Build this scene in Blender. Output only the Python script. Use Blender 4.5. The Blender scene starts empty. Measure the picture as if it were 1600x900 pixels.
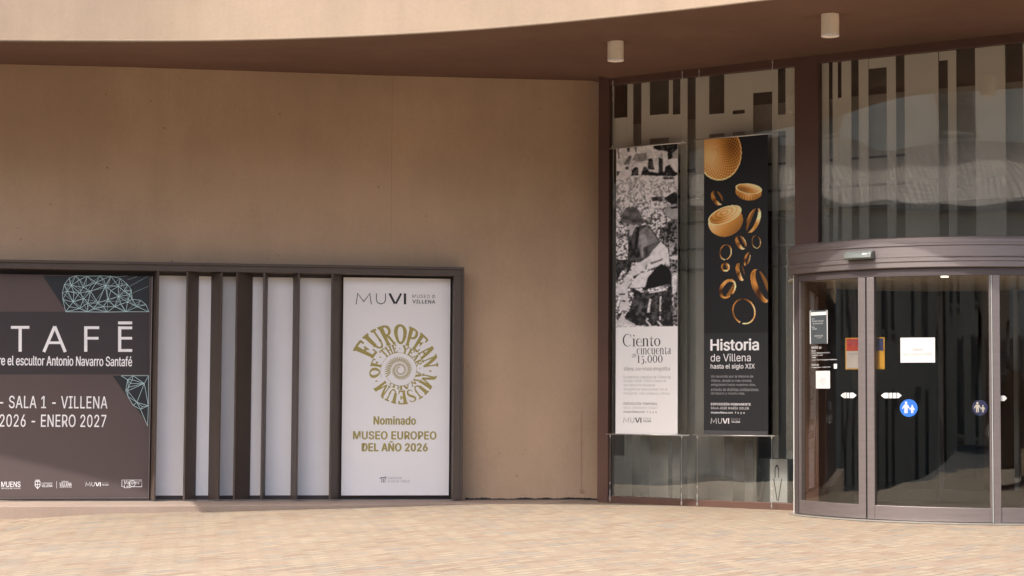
import bpy, bmesh, math, random
import numpy as np
from mathutils import Vector
from mathutils.geometry import delaunay_2d_cdt
random.seed(7); rng = np.random.default_rng(7)
S = bpy.context.scene; COL = S.collection
R_ = math.radians
# ------------------------------------------------------------------ camera
F, HC, PITCH, ROLL = 3000.0, 1.087, math.atan(0.057), 0.0063      # focal length in photo pixels (1600 wide)
cam = bpy.data.objects.new('camera', bpy.data.cameras.new('camera')); COL.objects.link(cam)
cam.data.sensor_width = 36; cam.data.lens = 36 * F / 1600; cam.data.clip_end = 2000; cam.data.clip_start = 0.1
from mathutils import Matrix
cam.matrix_world = Matrix.Translation((0, 0, HC)) @ Matrix.Rotation(math.pi / 2 + PITCH, 4, 'X') @ Matrix.Rotation(ROLL, 4, 'Z')
S.camera = cam
# ------------------------------------------------------------------ sky, sun, exposure
SUN_AZ, SUN_EL = R_(47), R_(50)            # sun stands to the left of and behind the camera
tosun = Vector((-math.sin(SUN_AZ) * math.cos(SUN_EL), -math.cos(SUN_AZ) * math.cos(SUN_EL), math.sin(SUN_EL)))
w = bpy.data.worlds.new('World'); S.world = w; w.use_nodes = True
nt = w.node_tree; bg = nt.nodes['Background']
sk = nt.nodes.new('ShaderNodeTexSky'); sk.sky_type = 'NISHITA'; sk.sun_disc = False
sk.sun_elevation = SUN_EL; sk.sun_rotation = math.atan2(tosun.x, tosun.y); sk.dust_density = 4.0
nt.links.new(sk.outputs[0], bg.inputs[0]); bg.inputs[1].default_value = 0.15
sl = bpy.data.lights.new('sun', 'SUN'); sl.energy = 2.0; sl.angle = R_(0.5); sl.color = (1, 0.95, 0.89)
so = bpy.data.objects.new('sun', sl); COL.objects.link(so); so.location = (0, 0, 30)
so.rotation_euler = tosun.to_track_quat('Z', 'Y').to_euler()
S.view_settings.view_transform = 'Standard'; S.view_settings.look = 'None'
S.view_settings.exposure = 1.2; S.view_settings.gamma = 1
S.render.engine = 'CYCLES'; S.cycles.max_bounces = 10; S.cycles.transparent_max_bounces = 24
S.cycles.diffuse_bounces = 6; S.cycles.glossy_bounces = 5
S.cycles.caustics_reflective = False; S.cycles.caustics_refractive = False

# ------------------------------------------------------------------ surveying: photo measurements -> places on real surfaces
def ray(x, y):
    u = x - 800; v = 450 - y; c, s = math.cos(ROLL), math.sin(ROLL)
    U = c * u - s * v; V = s * u + c * v
    d = np.array([U, F * math.cos(PITCH) - V * math.sin(PITCH), F * math.sin(PITCH) + V * math.cos(PITCH)])
    return d / d[1]
def proj(X, Y, Z):
    z = Z - HC; fw = Y * math.cos(PITCH) + z * math.sin(PITCH)
    V = (-Y * math.sin(PITCH) + z * math.cos(PITCH)) / fw * F; U = X / fw * F
    c, s = math.cos(ROLL), math.sin(ROLL)
    return 800 + c * U + s * V, 450 - (-s * U + c * V)
def at_z(x, y, z):
    d = ray(x, y); t = (z - HC) / d[2]; return Vector((d[0] * t, d[1] * t, z))
class Plane:
    def __init__(s, p0, deg, h=0.0):
        a = R_(deg); s.d = np.array([math.cos(a), math.sin(a)]); s.n = np.array([math.sin(a), -math.cos(a)])
        s.p = np.array(p0[:2], float) + s.n * h; s.deg = deg
    def off(s, h): return Plane(s.p, s.deg, h)
    def uv(s, x, y):
        d = ray(x, y); t = (s.n @ s.p) / (s.n @ d[:2]); q = d[:2] * t
        return float((q - s.p) @ s.d), float(HC + d[2] * t)
    def pt(s, u, v, h=0.0):
        q = s.p + s.d * u + s.n * h; return Vector((q[0], q[1], v))
class Cyl:
    def __init__(s, c, R): s.c = np.array(c, float); s.R = R
    def uv(s, x, y):
        d = ray(x, y); a = d[0] ** 2 + 1; b = -2 * (d[0] * s.c[0] + s.c[1]); k = s.c @ s.c - s.R ** 2
        t = (-b - math.sqrt(max(b * b - 4 * a * k, 0))) / (2 * a); q = d[:2] * t - s.c
        return s.R * math.atan2(q[1], q[0]), float(HC + d[2] * t)
    def pt(s, u, v, h=0.0):
        a = u / s.R; return Vector((s.c[0] + (s.R + h) * math.cos(a), s.c[1] + (s.R + h) * math.sin(a), v))

W = Plane((0.96, 20.62), 9)                # rendered wall
GL = Plane((0.98, 20.12), -34.5)           # glazed wall
DC = np.array([4.36, 18.62]); DR = 1.73    # curved sliding door: centre and radius
DOOR = Cyl(DC, DR)

# ------------------------------------------------------------------ materials
def nodes(name):
    m = bpy.data.materials.new(name); m.use_nodes = True; t = m.node_tree
    return m, t, t.nodes['Principled BSDF']
def N(t, typ, **kw):
    n = t.nodes.new(typ)
    for k, v in kw.items():
        if k in n.inputs: n.inputs[k].default_value = v
        else: setattr(n, k, v)
    return n
def ramp(t, stops, interp='LINEAR'):
    n = t.nodes.new('ShaderNodeValToRGB'); r = n.color_ramp; r.interpolation = interp
    while len(r.elements) < len(stops): r.elements.new(0.5)
    for e, (p, c) in zip(r.elements, stops):
        e.position = p; e.color = (*c, 1) if len(c) == 3 else c
    return n
def mixc(t, fac, a, b, typ='MIX'):
    n = t.nodes.new('ShaderNodeMix'); n.data_type = 'RGBA'; n.blend_type = typ
    for sock, v in ((n.inputs[0], fac), (n.inputs[6], a), (n.inputs[7], b)):
        if isinstance(v, (int, float)): sock.default_value = v
        elif isinstance(v, tuple): sock.default_value = (*v, 1)
        else: t.links.new(v, sock)
    return n.outputs[2]
def plain(name, col, rough=0.6, metal=0.0, vary=0.12, scale=6.0, bump=0.0, bscale=200.0, spec=0.5, stretch=(1, 1, 1)):
    m, t, p = nodes(name)
    tc = N(t, 'ShaderNodeTexCoord'); mp = N(t, 'ShaderNodeMapping', Scale=stretch); t.links.new(tc.outputs['Object'], mp.inputs[0])
    nz = N(t, 'ShaderNodeTexNoise', Scale=scale, Detail=6.0, Roughness=0.6); t.links.new(mp.outputs[0], nz.inputs['Vector'])
    r = ramp(t, [(0.25, tuple(c * (1 - vary) for c in col)), (0.75, tuple(min(1, c * (1 + vary)) for c in col))])
    t.links.new(nz.outputs[0], r.inputs[0]); t.links.new(r.outputs[0], p.inputs['Base Color'])
    p.inputs['Roughness'].default_value = rough; p.inputs['Metallic'].default_value = metal
    p.inputs['Specular IOR Level'].default_value = spec
    if bump:
        n2 = N(t, 'ShaderNodeTexNoise', Scale=bscale, Detail=3.0); t.links.new(mp.outputs[0], n2.inputs['Vector'])
        b = N(t, 'ShaderNodeBump', Strength=bump, Distance=0.01); t.links.new(n2.outputs[0], b.inputs['Height'])
        t.links.new(b.outputs[0], p.inputs['Normal'])
    return m
def stucco(name, col, pock=True, vstreak=0.0):
    m, t, p = nodes(name); tc = N(t, 'ShaderNodeTexCoord'); O = tc.outputs['Object']
    n1 = N(t, 'ShaderNodeTexNoise', Scale=0.55, Detail=8.0, Roughness=0.62); t.links.new(O, n1.inputs['Vector'])
    mp = N(t, 'ShaderNodeMapping', Scale=(1.2, 1.2, 0.22)); t.links.new(O, mp.inputs[0])
    n2 = N(t, 'ShaderNodeTexNoise', Scale=3.0, Detail=7.0, Roughness=0.65); t.links.new(mp.outputs[0], n2.inputs['Vector'])
    n3 = N(t, 'ShaderNodeTexNoise', Scale=34.0, Detail=5.0, Roughness=0.7); t.links.new(O, n3.inputs['Vector'])
    c1 = ramp(t, [(0.3, tuple(c * 0.86 for c in col)), (0.7, tuple(c * 1.12 for c in col))]); t.links.new(n1.outputs[0], c1.inputs[0])
    c2 = ramp(t, [(0.3, (0.84, 0.83, 0.82)), (0.7, (1.0, 1.0, 1.0))]); t.links.new(n2.outputs[0], c2.inputs[0])
    c3 = ramp(t, [(0.3, (0.88, 0.88, 0.88)), (0.65, (1.0, 1.0, 1.0))]); t.links.new(n3.outputs[0], c3.inputs[0])
    a = mixc(t, 0.5 + vstreak, c1.outputs[0], c2.outputs[0], 'MULTIPLY'); a = mixc(t, 0.6, a, c3.outputs[0], 'MULTIPLY')
    hgt = n3.outputs[0]
    if pock:
        vo = N(t, 'ShaderNodeTexVoronoi', Scale=5.5, Randomness=1.0); t.links.new(O, vo.inputs['Vector'])
        dots = ramp(t, [(0.04, (1, 1, 1)), (0.07, (0, 0, 0))]); t.links.new(vo.outputs['Distance'], dots.inputs[0])
        n4 = N(t, 'ShaderNodeTexNoise', Scale=1.1, Detail=3.0); t.links.new(O, n4.inputs['Vector'])
        gate = ramp(t, [(0.44, (0, 0, 0)), (0.5, (1, 1, 1))]); t.links.new(n4.outputs[0], gate.inputs[0])
        f = mixc(t, 1.0, dots.outputs[0], gate.outputs[0], 'MULTIPLY')
        a = mixc(t, f, a, tuple(c * 0.55 for c in col))
        n5 = N(t, 'ShaderNodeTexNoise', Scale=2.3, Detail=9.0, Roughness=0.75); mp5 = N(t, 'ShaderNodeMapping', Location=(7, 3, 1)); t.links.new(O, mp5.inputs[0]); t.links.new(mp5.outputs[0], n5.inputs['Vector'])
        sc = ramp(t, [(0.70, (0, 0, 0)), (0.74, (1, 1, 1))]); t.links.new(n5.outputs[0], sc.inputs[0])
        a = mixc(t, sc.outputs[0], a, tuple(min(1, c * 1.5) for c in col))
    t.links.new(a, p.inputs['Base Color']); p.inputs['Roughness'].default_value = 0.9; p.inputs['Specular IOR Level'].default_value = 0.2
    b = N(t, 'ShaderNodeBump', Strength=0.25, Distance=0.006); t.links.new(hgt, b.inputs['Height'])
    b2 = N(t, 'ShaderNodeBump', Strength=0.35, Distance=0.02); t.links.new(n2.outputs[0], b2.inputs['Height']); t.links.new(b.outputs[0], b2.inputs['Normal'])
    t.links.new(b2.outputs[0], p.inputs['Normal'])
    return m
def paving():
    m, t, p = nodes('clay_pavers'); tc = N(t, 'ShaderNodeTexCoord')
    mp = N(t, 'ShaderNodeMapping', Rotation=(0, 0, R_(-54))); t.links.new(tc.outputs['Object'], mp.inputs[0])
    sx = N(t, 'ShaderNodeSeparateXYZ'); t.links.new(mp.outputs[0], sx.inputs[0])
    def M(op, a, b=None, c=None):
        n = t.nodes.new('ShaderNodeMath'); n.operation = op
        for i, v in enumerate((a, b, c)):
            if v is None: continue
            if isinstance(v, (int, float)): n.inputs[i].default_value = v
            else: t.links.new(v, n.inputs[i])
        return n.outputs[0]
    L, Hh = 0.21, 0.105
    row = M('FLOOR', M('DIVIDE', sx.outputs[1], Hh)); xo = M('ADD', M('DIVIDE', sx.outputs[0], L), M('MULTIPLY', M('MODULO', row, 2.0), 0.5))
    colm = M('FLOOR', xo)
    cv = N(t, 'ShaderNodeCombineXYZ'); t.links.new(row, cv.inputs[0]); t.links.new(colm, cv.inputs[1])
    wn = N(t, 'ShaderNodeTexWhiteNoise', noise_dimensions='2D'); t.links.new(cv.outputs[0], wn.inputs['Vector'])
    pal = ramp(t, [(0.0, (0.29, 0.212, 0.153)), (0.2, (0.35, 0.264, 0.19)), (0.42, (0.32, 0.264, 0.196)), (0.62, (0.365, 0.286, 0.202)), (0.82, (0.385, 0.315, 0.224)), (1.0, (0.285, 0.25, 0.21))])
    t.links.new(wn.outputs['Value'], pal.inputs[0])
    fx = M('FRACT', xo); fy = M('FRACT', M('DIVIDE', sx.outputs[1], Hh))
    ex = M('MULTIPLY', M('MINIMUM', fx, M('SUBTRACT', 1.0, fx)), L); ey = M('MULTIPLY', M('MINIMUM', fy, M('SUBTRACT', 1.0, fy)), Hh)
    ed = M('MINIMUM', ex, ey); jn = N(t, 'ShaderNodeMapRange'); jn.inputs[1].default_value = 0.003; jn.inputs[2].default_value = 0.007; t.links.new(ed, jn.inputs[0])
    nj = N(t, 'ShaderNodeTexNoise', Scale=1.7, Detail=4.0); t.links.new(tc.outputs['Object'], nj.inputs['Vector'])
    jw = M('ADD', M('MULTIPLY', nj.outputs[0], 0.5), M('MULTIPLY', wn.outputs['Value'], 0.5))
    jd = ramp(t, [(0.575, (0.29, 0.23, 0.165)), (0.63, (0.10, 0.075, 0.055))]); t.links.new(jw, jd.inputs[0])
    n1 = N(t, 'ShaderNodeTexNoise', Scale=0.8, Detail=7.0, Roughness=0.65); t.links.new(tc.outputs['Object'], n1.inputs['Vector'])
    n2 = N(t, 'ShaderNodeTexNoise', Scale=24.0, Detail=6.0, Roughness=0.7); t.links.new(tc.outputs['Object'], n2.inputs['Vector'])
    st = ramp(t, [(0.3, (0.84, 0.82, 0.80)), (0.6, (1, 1, 1))]); t.links.new(n1.outputs[0], st.inputs[0])
    gr = ramp(t, [(0.3, (0.80, 0.79, 0.78)), (0.62, (1.05, 1.05, 1.05))]); t.links.new(n2.outputs[0], gr.inputs[0])
    a = mixc(t, jn.outputs[0], jd.outputs[0], pal.outputs[0]); a = mixc(t, 0.7, a, st.outputs[0], 'MULTIPLY'); a = mixc(t, 0.7, a, gr.outputs[0], 'MULTIPLY')
    t.links.new(a, p.inputs['Base Color']); p.inputs['Roughness'].default_value = 0.85; p.inputs['Specular IOR Level'].default_value = 0.25
    h = M('ADD', M('MULTIPLY', jn.outputs[0], 0.6), M('ADD', M('MULTIPLY', n2.outputs[0], 0.3), M('MULTIPLY', wn.outputs['Value'], 0.5)))
    b = N(t, 'ShaderNodeBump', Strength=0.5, Distance=0.008); t.links.new(h, b.inputs['Height']); t.links.new(b.outputs[0], p.inputs['Normal'])
    return m
def glass(name, tint=(0.82, 0.86, 0.84), refl=0.10, wob=0.0, wscale=1.2, stretch=(1, 1, 1)):
    m = bpy.data.materials.new(name); m.use_nodes = True; t = m.node_tree; t.nodes.clear()
    out = N(t, 'ShaderNodeOutputMaterial'); tr = N(t, 'ShaderNodeBsdfTransparent'); tr.inputs[0].default_value = (*tint, 1)
    gl = N(t, 'ShaderNodeBsdfGlossy', Roughness=0.0); gl.inputs[0].default_value = (0.95, 1.0, 0.98, 1)
    lw = N(t, 'ShaderNodeLayerWeight', Blend=0.5); pw = N(t, 'ShaderNodeMath', operation='POWER'); pw.inputs[1].default_value = 5.0
    t.links.new(lw.outputs['Facing'], pw.inputs[0])
    ma = N(t, 'ShaderNodeMath', operation='MULTIPLY_ADD'); ma.inputs[1].default_value = 0.85; ma.inputs[2].default_value = refl; t.links.new(pw.outputs[0], ma.inputs[0])
    mx = N(t, 'ShaderNodeMixShader'); t.links.new(ma.outputs[0], mx.inputs[0]); t.links.new(tr.outputs[0], mx.inputs[1]); t.links.new(gl.outputs[0], mx.inputs[2])
    if wob:
        tc = N(t, 'ShaderNodeTexCoord'); mp = N(t, 'ShaderNodeMapping', Scale=stretch); t.links.new(tc.outputs['Object'], mp.inputs[0])
        nz = N(t, 'ShaderNodeTexNoise', Scale=wscale, Detail=1.0); t.links.new(mp.outputs[0], nz.inputs['Vector'])
        b = N(t, 'ShaderNodeBump', Strength=1.0, Distance=wob); t.links.new(nz.outputs[0], b.inputs['Height']); t.links.new(b.outputs[0], gl.inputs['Normal'])
    t.links.new(mx.outputs[0], out.inputs[0]); return m
def film(name, col, alpha):
    m = bpy.data.materials.new(name); m.use_nodes = True; t = m.node_tree; t.nodes.clear()
    out = N(t, 'ShaderNodeOutputMaterial'); tr = N(t, 'ShaderNodeBsdfTransparent'); df = N(t, 'ShaderNodeBsdfDiffuse'); tc = N(t, 'ShaderNodeTexCoord'); nz = N(t, 'ShaderNodeTexNoise', Scale=0.7, Detail=3.0); t.links.new(tc.outputs['Object'], nz.inputs['Vector'])
    # colour and density of the film change with height
    sx = N(t, 'ShaderNodeSeparateXYZ'); t.links.new(tc.outputs['Object'], sx.inputs[0]); dv = N(t, 'ShaderNodeMath', operation='DIVIDE'); dv.inputs[1].default_value = 4.6; t.links.new(sx.outputs[2], dv.inputs[0])
    g = lambda a: (a, a, a); cr = ramp(t, [(0.12, (0.17, 0.165, 0.155)), (0.2, (0.42, 0.41, 0.37)), (0.60, (0.46, 0.45, 0.41)), (0.78, col)]); t.links.new(dv.outputs[0], cr.inputs[0]); t.links.new(cr.outputs[0], df.inputs[0])
    dn = ramp(t, [(0.0, g(.60)), (0.13, g(.58)), (0.19, g(.34)), (0.60, g(.24)), (0.72, g(.36)), (0.81, g(.66)), (0.88, g(.88)), (1.0, g(.93))]); t.links.new(dv.outputs[0], dn.inputs[0])
    mr = N(t, 'ShaderNodeMath', operation='MULTIPLY_ADD'); mr.inputs[1].default_value = 0.14; t.links.new(nz.outputs[0], mr.inputs[0]); sb = N(t, 'ShaderNodeMath', operation='SUBTRACT'); sb.inputs[1].default_value = 0.07; t.links.new(dn.outputs[0], sb.inputs[0]); t.links.new(sb.outputs[0], mr.inputs[2])
    mx = N(t, 'ShaderNodeMixShader'); t.links.new(mr.outputs[0], mx.inputs[0]); t.links.new(tr.outputs[0], mx.inputs[1]); t.links.new(df.outputs[0], mx.inputs[2])
    t.links.new(mx.outputs[0], out.inputs[0]); return m
def print_mat(name, rough=0.45):
    m, t, p = nodes(name); a = N(t, 'ShaderNodeVertexColor', layer_name='ink'); t.links.new(a.outputs[0], p.inputs['Base Color'])
    p.inputs['Roughness'].default_value = rough; p.inputs['Specular IOR Level'].default_value = 0.3; return m
def tiles():
    m, t, p = nodes('roof_tiles'); tc = N(t, 'ShaderNodeTexCoord'); mp = N(t, 'ShaderNodeMapping', Rotation=(0, 0, R_(61))); t.links.new(tc.outputs['Object'], mp.inputs[0])
    wv = N(t, 'ShaderNodeTexWave', Scale=2.6, Distortion=0.6, Detail=1.0); wv.bands_direction = 'X'; t.links.new(mp.outputs[0], wv.inputs['Vector'])
    w2 = N(t, 'ShaderNodeTexWave', Scale=0.9, Distortion=0.8, Detail=1.0); w2.bands_direction = 'Y'; t.links.new(mp.outputs[0], w2.inputs['Vector'])
    nz = N(t, 'ShaderNodeTexNoise', Scale=5.0, Detail=4.0); t.links.new(tc.outputs['Object'], nz.inputs['Vector'])
    c = ramp(t, [(0.3, (0.13, 0.085, 0.06)), (0.7, (0.34, 0.25, 0.18))]); t.links.new(nz.outputs[0], c.inputs[0]); t.links.new(c.outputs[0], p.inputs['Base Color'])
    ad = N(t, 'ShaderNodeMath', operation='ADD'); t.links.new(wv.outputs['Fac'], ad.inputs[0]); t.links.new(w2.outputs['Fac'], ad.inputs[1])
    b = N(t, 'ShaderNodeBump', Strength=0.8, Distance=0.035); t.links.new(ad.outputs[0], b.inputs['Height']); t.links.new(b.outputs[0], p.inputs['Normal'])
    p.inputs['Roughness'].default_value = 0.8; return m

MT = dict(
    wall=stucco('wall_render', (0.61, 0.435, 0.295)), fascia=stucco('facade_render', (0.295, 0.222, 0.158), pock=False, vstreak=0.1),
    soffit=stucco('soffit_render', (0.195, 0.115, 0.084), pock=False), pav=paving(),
    joint=plain('render_joint', (0.265, 0.198, 0.14), .9), conduit=plain('painted_conduit', (0.44, 0.29, 0.19), .8), kerb=stucco('plinth_stone', (0.40, 0.31, 0.25), pock=False),
    brown=plain('brown_metal', (0.115, 0.085, 0.07), 0.45, 0.0, 0.12, 3, 0.05, stretch=(1, 1, 0.2)),
    fin=plain('umber_metal', (0.088, 0.064, 0.051), 0.5, 0.0, 0.15, 3, 0.05, stretch=(1, 1, 0.15)),
    rust=plain('dark_brown_frame', (0.105, 0.052, 0.036), 0.55, 0, 0.15, 2),
    white=plain('white_panel', (0.92, 0.90, 0.90), 0.6, 0, 0.03, 2), sheet_paper=plain('copier_paper', (0.55, 0.54, 0.52), 0.7, 0, 0.02, 3), paper=plain('white_paper', (0.90, 0.89, 0.88), 0.7, 0, 0.02, 3),
    anod=plain('mauve_aluminium', (0.25, 0.215, 0.208), 0.5, 0.8, 0.08, 5, 0.0, stretch=(1, 1, 8)),
    dark=plain('dark_aluminium', (0.07, 0.055, 0.055), 0.45, 0.1, 0.1, 4),
    steel=plain('brushed_steel', (0.62, 0.61, 0.58), 0.3, 0.8, 0.08, 30), rubber=plain('black_rubber', (0.02, 0.02, 0.02), 0.6),
    glass=glass('window_glass', tint=(0.965, 0.965, 0.95), refl=0.09, wob=0.006, wscale=0.9), dglass=glass('door_glass', (0.90, 0.88, 0.85), 0.065, 0.005, 2.0, (1, 1, 0.35)),
    film=film('frosted_film', (0.93, 0.90, 0.81), 0.62), stand=plain('stand_grey_metal', (0.42, 0.43, 0.41), 0.5), refl_grey=plain('painted_reflection_grey', (0.17, 0.155, 0.14), 0.8), shade_screen=plain('shaded_screen', (0.07, 0.065, 0.058), 0.8), screen=plain('pale_screen', (0.38, 0.365, 0.325), 0.8), asphalt=plain('asphalt', (0.07, 0.068, 0.066), 0.9, 0, .2, 3, .3, 60),
    cream=plain('cream_lamp_metal', (0.92, 0.83, 0.68), 0.5, 0, 0.04), lens=plain('lamp_lens', (0.75, 0.72, 0.66), 0.3),
    stk=plain('sticker_white', (0.56, 0.56, 0.55), 0.5, 0, 0.04), p_brown=plain('poster_umber', (0.115, 0.087, 0.083), 0.7, 0, 0.05, 1.5, spec=.25), p_dark=plain('poster_dark', (0.040, 0.030, 0.032), 0.5, 0, 0.06, 2),
    p_black=plain('poster_black', (0.016, 0.017, 0.020), 0.5, 0, 0.05, 2), p_white=plain('white_ink', (0.95, 0.94, 0.94), 0.6, 0, 0.02),
    p_cyan=plain('pale_cyan_ink', (0.52, 0.72, 0.74), 0.6, 0, 0.15, 12), olive=plain('olive_gold_ink', (0.40, 0.335, 0.095), 0.6, 0, 0.05),
    ink=plain('black_ink', (0.018, 0.018, 0.02), 0.6), grey_ink=plain('grey_ink', (0.20, 0.19, 0.19), 0.6), soft_ink=plain('pale_grey_ink', (0.42, 0.41, 0.41), 0.6),
    blue=plain('sign_blue', (0.02, 0.13, 0.50), 0.4, 0, 0.04), red=plain('sign_red', (0.38, 0.045, 0.03), 0.5), yellow=plain('sign_yellow', (0.62, 0.34, 0.03), 0.5), navy=plain('sign_navy', (0.03, 0.04, 0.14), 0.5),
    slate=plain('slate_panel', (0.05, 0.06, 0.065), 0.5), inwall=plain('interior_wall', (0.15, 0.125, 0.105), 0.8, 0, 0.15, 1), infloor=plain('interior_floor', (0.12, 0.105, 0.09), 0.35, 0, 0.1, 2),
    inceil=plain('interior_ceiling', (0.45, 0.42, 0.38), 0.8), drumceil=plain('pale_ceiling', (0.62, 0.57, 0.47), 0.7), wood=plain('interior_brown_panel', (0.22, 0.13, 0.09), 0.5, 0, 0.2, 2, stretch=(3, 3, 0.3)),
    pale=plain('pale_grey_metal', (0.74, 0.74, 0.70), 0.5), house=stucco('house_render', (0.70, 0.56, 0.40), pock=False), house2=stucco('tall_house_render', (0.76, 0.69, 0.57), pock=False), tile=tiles(),
    shutter=plain('shutter_slats', (0.26, 0.20, 0.15), 0.6), carpaint=plain('silver_car_paint', (0.45, 0.46, 0.48), 0.25, 0.6, 0.03), wglass=plain('dark_window_pane', (0.14, 0.12, 0.10), 0.25, spec=.25), carglass=plain('car_glass', (0.02, 0.025, 0.03), 0.05), print=print_mat('banner_print'),
)
def lamp_mat():
    m, t, p = nodes('lit_downlight'); p.inputs['Emission Color'].default_value = (1, 0.95, 0.85, 1); p.inputs['Emission Strength'].default_value = 1.0; return m
MT['lit'] = lamp_mat()

# ------------------------------------------------------------------ mesh helpers
ORG = {}
def thing(name, label, cat, loc=(0, 0, 0), group=None, kind=None):
    o = bpy.data.objects.new(name, None); COL.objects.link(o); o.location = loc; o.empty_display_size = 0.2
    o['label'] = label; o['category'] = cat
    if group: o['group'] = group
    if kind: o['kind'] = kind
    ORG[o.name] = Vector(loc); return o
class MB:
    def __init__(s): s.v = []; s.f = []; s.smooth = False
    def add(s, vs, fs):
        b = len(s.v); s.v += [Vector(p) for p in vs]; s.f += [tuple(i + b for i in f) for f in fs]; return s
    def hexa(s, b4, t4):
        return s.add(list(b4) + list(t4), [(3, 2, 1, 0), (4, 5, 6, 7), (0, 1, 5, 4), (1, 2, 6, 5), (2, 3, 7, 6), (3, 0, 4, 7)])
    def box(s, a, b):
        (x0, y0, z0), (x1, y1, z1) = a, b
        return s.hexa([(x0, y0, z0), (x1, y0, z0), (x1, y1, z0), (x0, y1, z0)], [(x0, y0, z1), (x1, y0, z1), (x1, y1, z1), (x0, y1, z1)])
    def prism(s, xy, z0, z1):
        n = len(xy)
        return s.add([(x, y, z0) for x, y in xy] + [(x, y, z1) for x, y in xy], [tuple(range(n))[::-1], tuple(range(n, 2 * n))] + [(i, (i + 1) % n, (i + 1) % n + n, i + n) for i in range(n)])
    def slab(s, sf, u0, v0, u1, v1, h0, h1, n=1):
        for k in range(n):
            pass
        vs, fs = [], []
        for i in range(n + 1):
            u = u0 + (u1 - u0) * i / n
            vs += [sf.pt(u, v0, h1), sf.pt(u, v1, h1), sf.pt(u, v1, h0), sf.pt(u, v0, h0)]
        for i in range(n):
            a, b = 4 * i, 4 * i + 4
            fs += [(a, b, b + 1, a + 1), (a + 1, b + 1, b + 2, a + 2), (a + 2, b + 2, b + 3, a + 3), (a + 3, b + 3, b, a)]
        fs += [(0, 1, 2, 3), (4 * n + 3, 4 * n + 2, 4 * n + 1, 4 * n)]
        return s.add(vs, fs)
    def slabpx(s, sf, x0, y0, x1, y1, h0, h1, n=1):      # x0,y0 top left; x1,y1 bottom right in the photo
        ym = (y0 + y1) / 2; xm = (x0 + x1) / 2
        return s.slab(sf, sf.uv(x0, ym)[0], sf.uv(xm, y1)[1], sf.uv(x1, ym)[0], sf.uv(xm, y0)[1], h0, h1, n)
    def plate(s, sf, pts, h0, h1):                         # extruded outline in (u, v), counter-clockwise
        n = len(pts)
        return s.add([sf.pt(u, v, h1) for u, v in pts] + [sf.pt(u, v, h0) for u, v in pts], [tuple(range(n)), tuple(range(2 * n - 1, n - 1, -1))] + [(i, i + n, (i + 1) % n + n, (i + 1) % n) for i in range(n)])
    def flat(s, sf, pts, h):
        return s.add([sf.pt(u, v, h) for u, v in pts], [tuple(range(len(pts)))])
    def platepx(s, sf, px, h0, h1): return s.plate(sf, [sf.uv(*p) for p in px], h0, h1)
    def stroke(s, pts, wd, fn):                            # ribbon along a 2-D polyline; fn maps (x, y) to a point
        pts = [Vector(p) for p in pts]; n = len(pts); vs = []
        for i, p in enumerate(pts):
            a = pts[max(i - 1, 0)]; b = pts[min(i + 1, n - 1)]; d = (b - a); d = d.normalized() if d.length > 1e-9 else Vector((1, 0))
            nn = Vector((-d.y, d.x)); ww = wd[i] if isinstance(wd, (list, tuple)) else wd
            if 0 < i < n - 1:
                d1 = (p - pts[i - 1]).normalized(); ww = ww / max(0.55, abs(nn.dot(Vector((-d1.y, d1.x)))))
            vs += [fn(*(p + nn * ww / 2)), fn(*(p - nn * ww / 2))]
        return s.add(vs, [(2 * i + 1, 2 * i + 3, 2 * i + 2, 2 * i) for i in range(n - 1)])
    def tube(s, pts, r, n=8):
        pts = [Vector(p) for p in pts]; vs, fs = [], []
        for i, p in enumerate(pts):
            d = (pts[min(i + 1, len(pts) - 1)] - pts[max(i - 1, 0)]).normalized(); a = d.orthogonal().normalized(); b = d.cross(a)
            rr = r[i] if isinstance(r, (list, tuple)) else r
            vs += [p + (a * math.cos(2 * math.pi * k / n) + b * math.sin(2 * math.pi * k / n)) * rr for k in range(n)]
        for i in range(len(pts) - 1):
            fs += [(i * n + k, i * n + (k + 1) % n, (i + 1) * n + (k + 1) % n, (i + 1) * n + k) for k in range(n)]
        fs += [tuple(range(n))[::-1], tuple(range((len(pts) - 1) * n, len(pts) * n))]
        return s.add(vs, fs)
    def lathe(s, c, prof, n=32):
        vs, fs = [], []
        for r, z in prof: vs += [(c[0] + r * math.cos(2 * math.pi * k / n), c[1] + r * math.sin(2 * math.pi * k / n), c[2] + z) for k in range(n)]
        for i in range(len(prof) - 1): fs += [(i * n + k, i * n + (k + 1) % n, (i + 1) * n + (k + 1) % n, (i + 1) * n + k) for k in range(n)]
        fs += [tuple(range(n))[::-1], tuple(range((len(prof) - 1) * n, len(prof) * n))]
        return s.add(vs, fs)
    def build(s, name, mat, parent=None, label=None, bevel=0.0, smooth=False, kind=None):
        top = parent
        while top is not None and top.parent is not None: top = top.parent
        o0 = ORG.get(top.name, Vector()) if top else Vector()
        me = bpy.data.meshes.new(name); me.from_pydata([p - o0 for p in s.v], [], s.f); me.materials.append(mat if not isinstance(mat, str) else MT[mat])
        bm = bmesh.new(); bm.from_mesh(me); bmesh.ops.recalc_face_normals(bm, faces=bm.faces) if s.closed() else None; bm.to_mesh(me); bm.free()
        if smooth:
            for p in me.polygons: p.use_smooth = True
        o = bpy.data.objects.new(name, me); COL.objects.link(o); o.parent = parent
        if bevel:
            b = o.modifiers.new('bevel', 'BEVEL'); b.width = bevel; b.segments = 2; b.limit_method = 'ANGLE'
        if label: o['label'] = label
        if kind: o['kind'] = kind
        return o
    def closed(s): return getattr(s, '_closed', True)
    def open(s): s._closed = False; return s
def single(o, label, cat, group=None):
    o['label'] = label; o['category'] = cat
    if group: o['group'] = group
    return o

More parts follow.
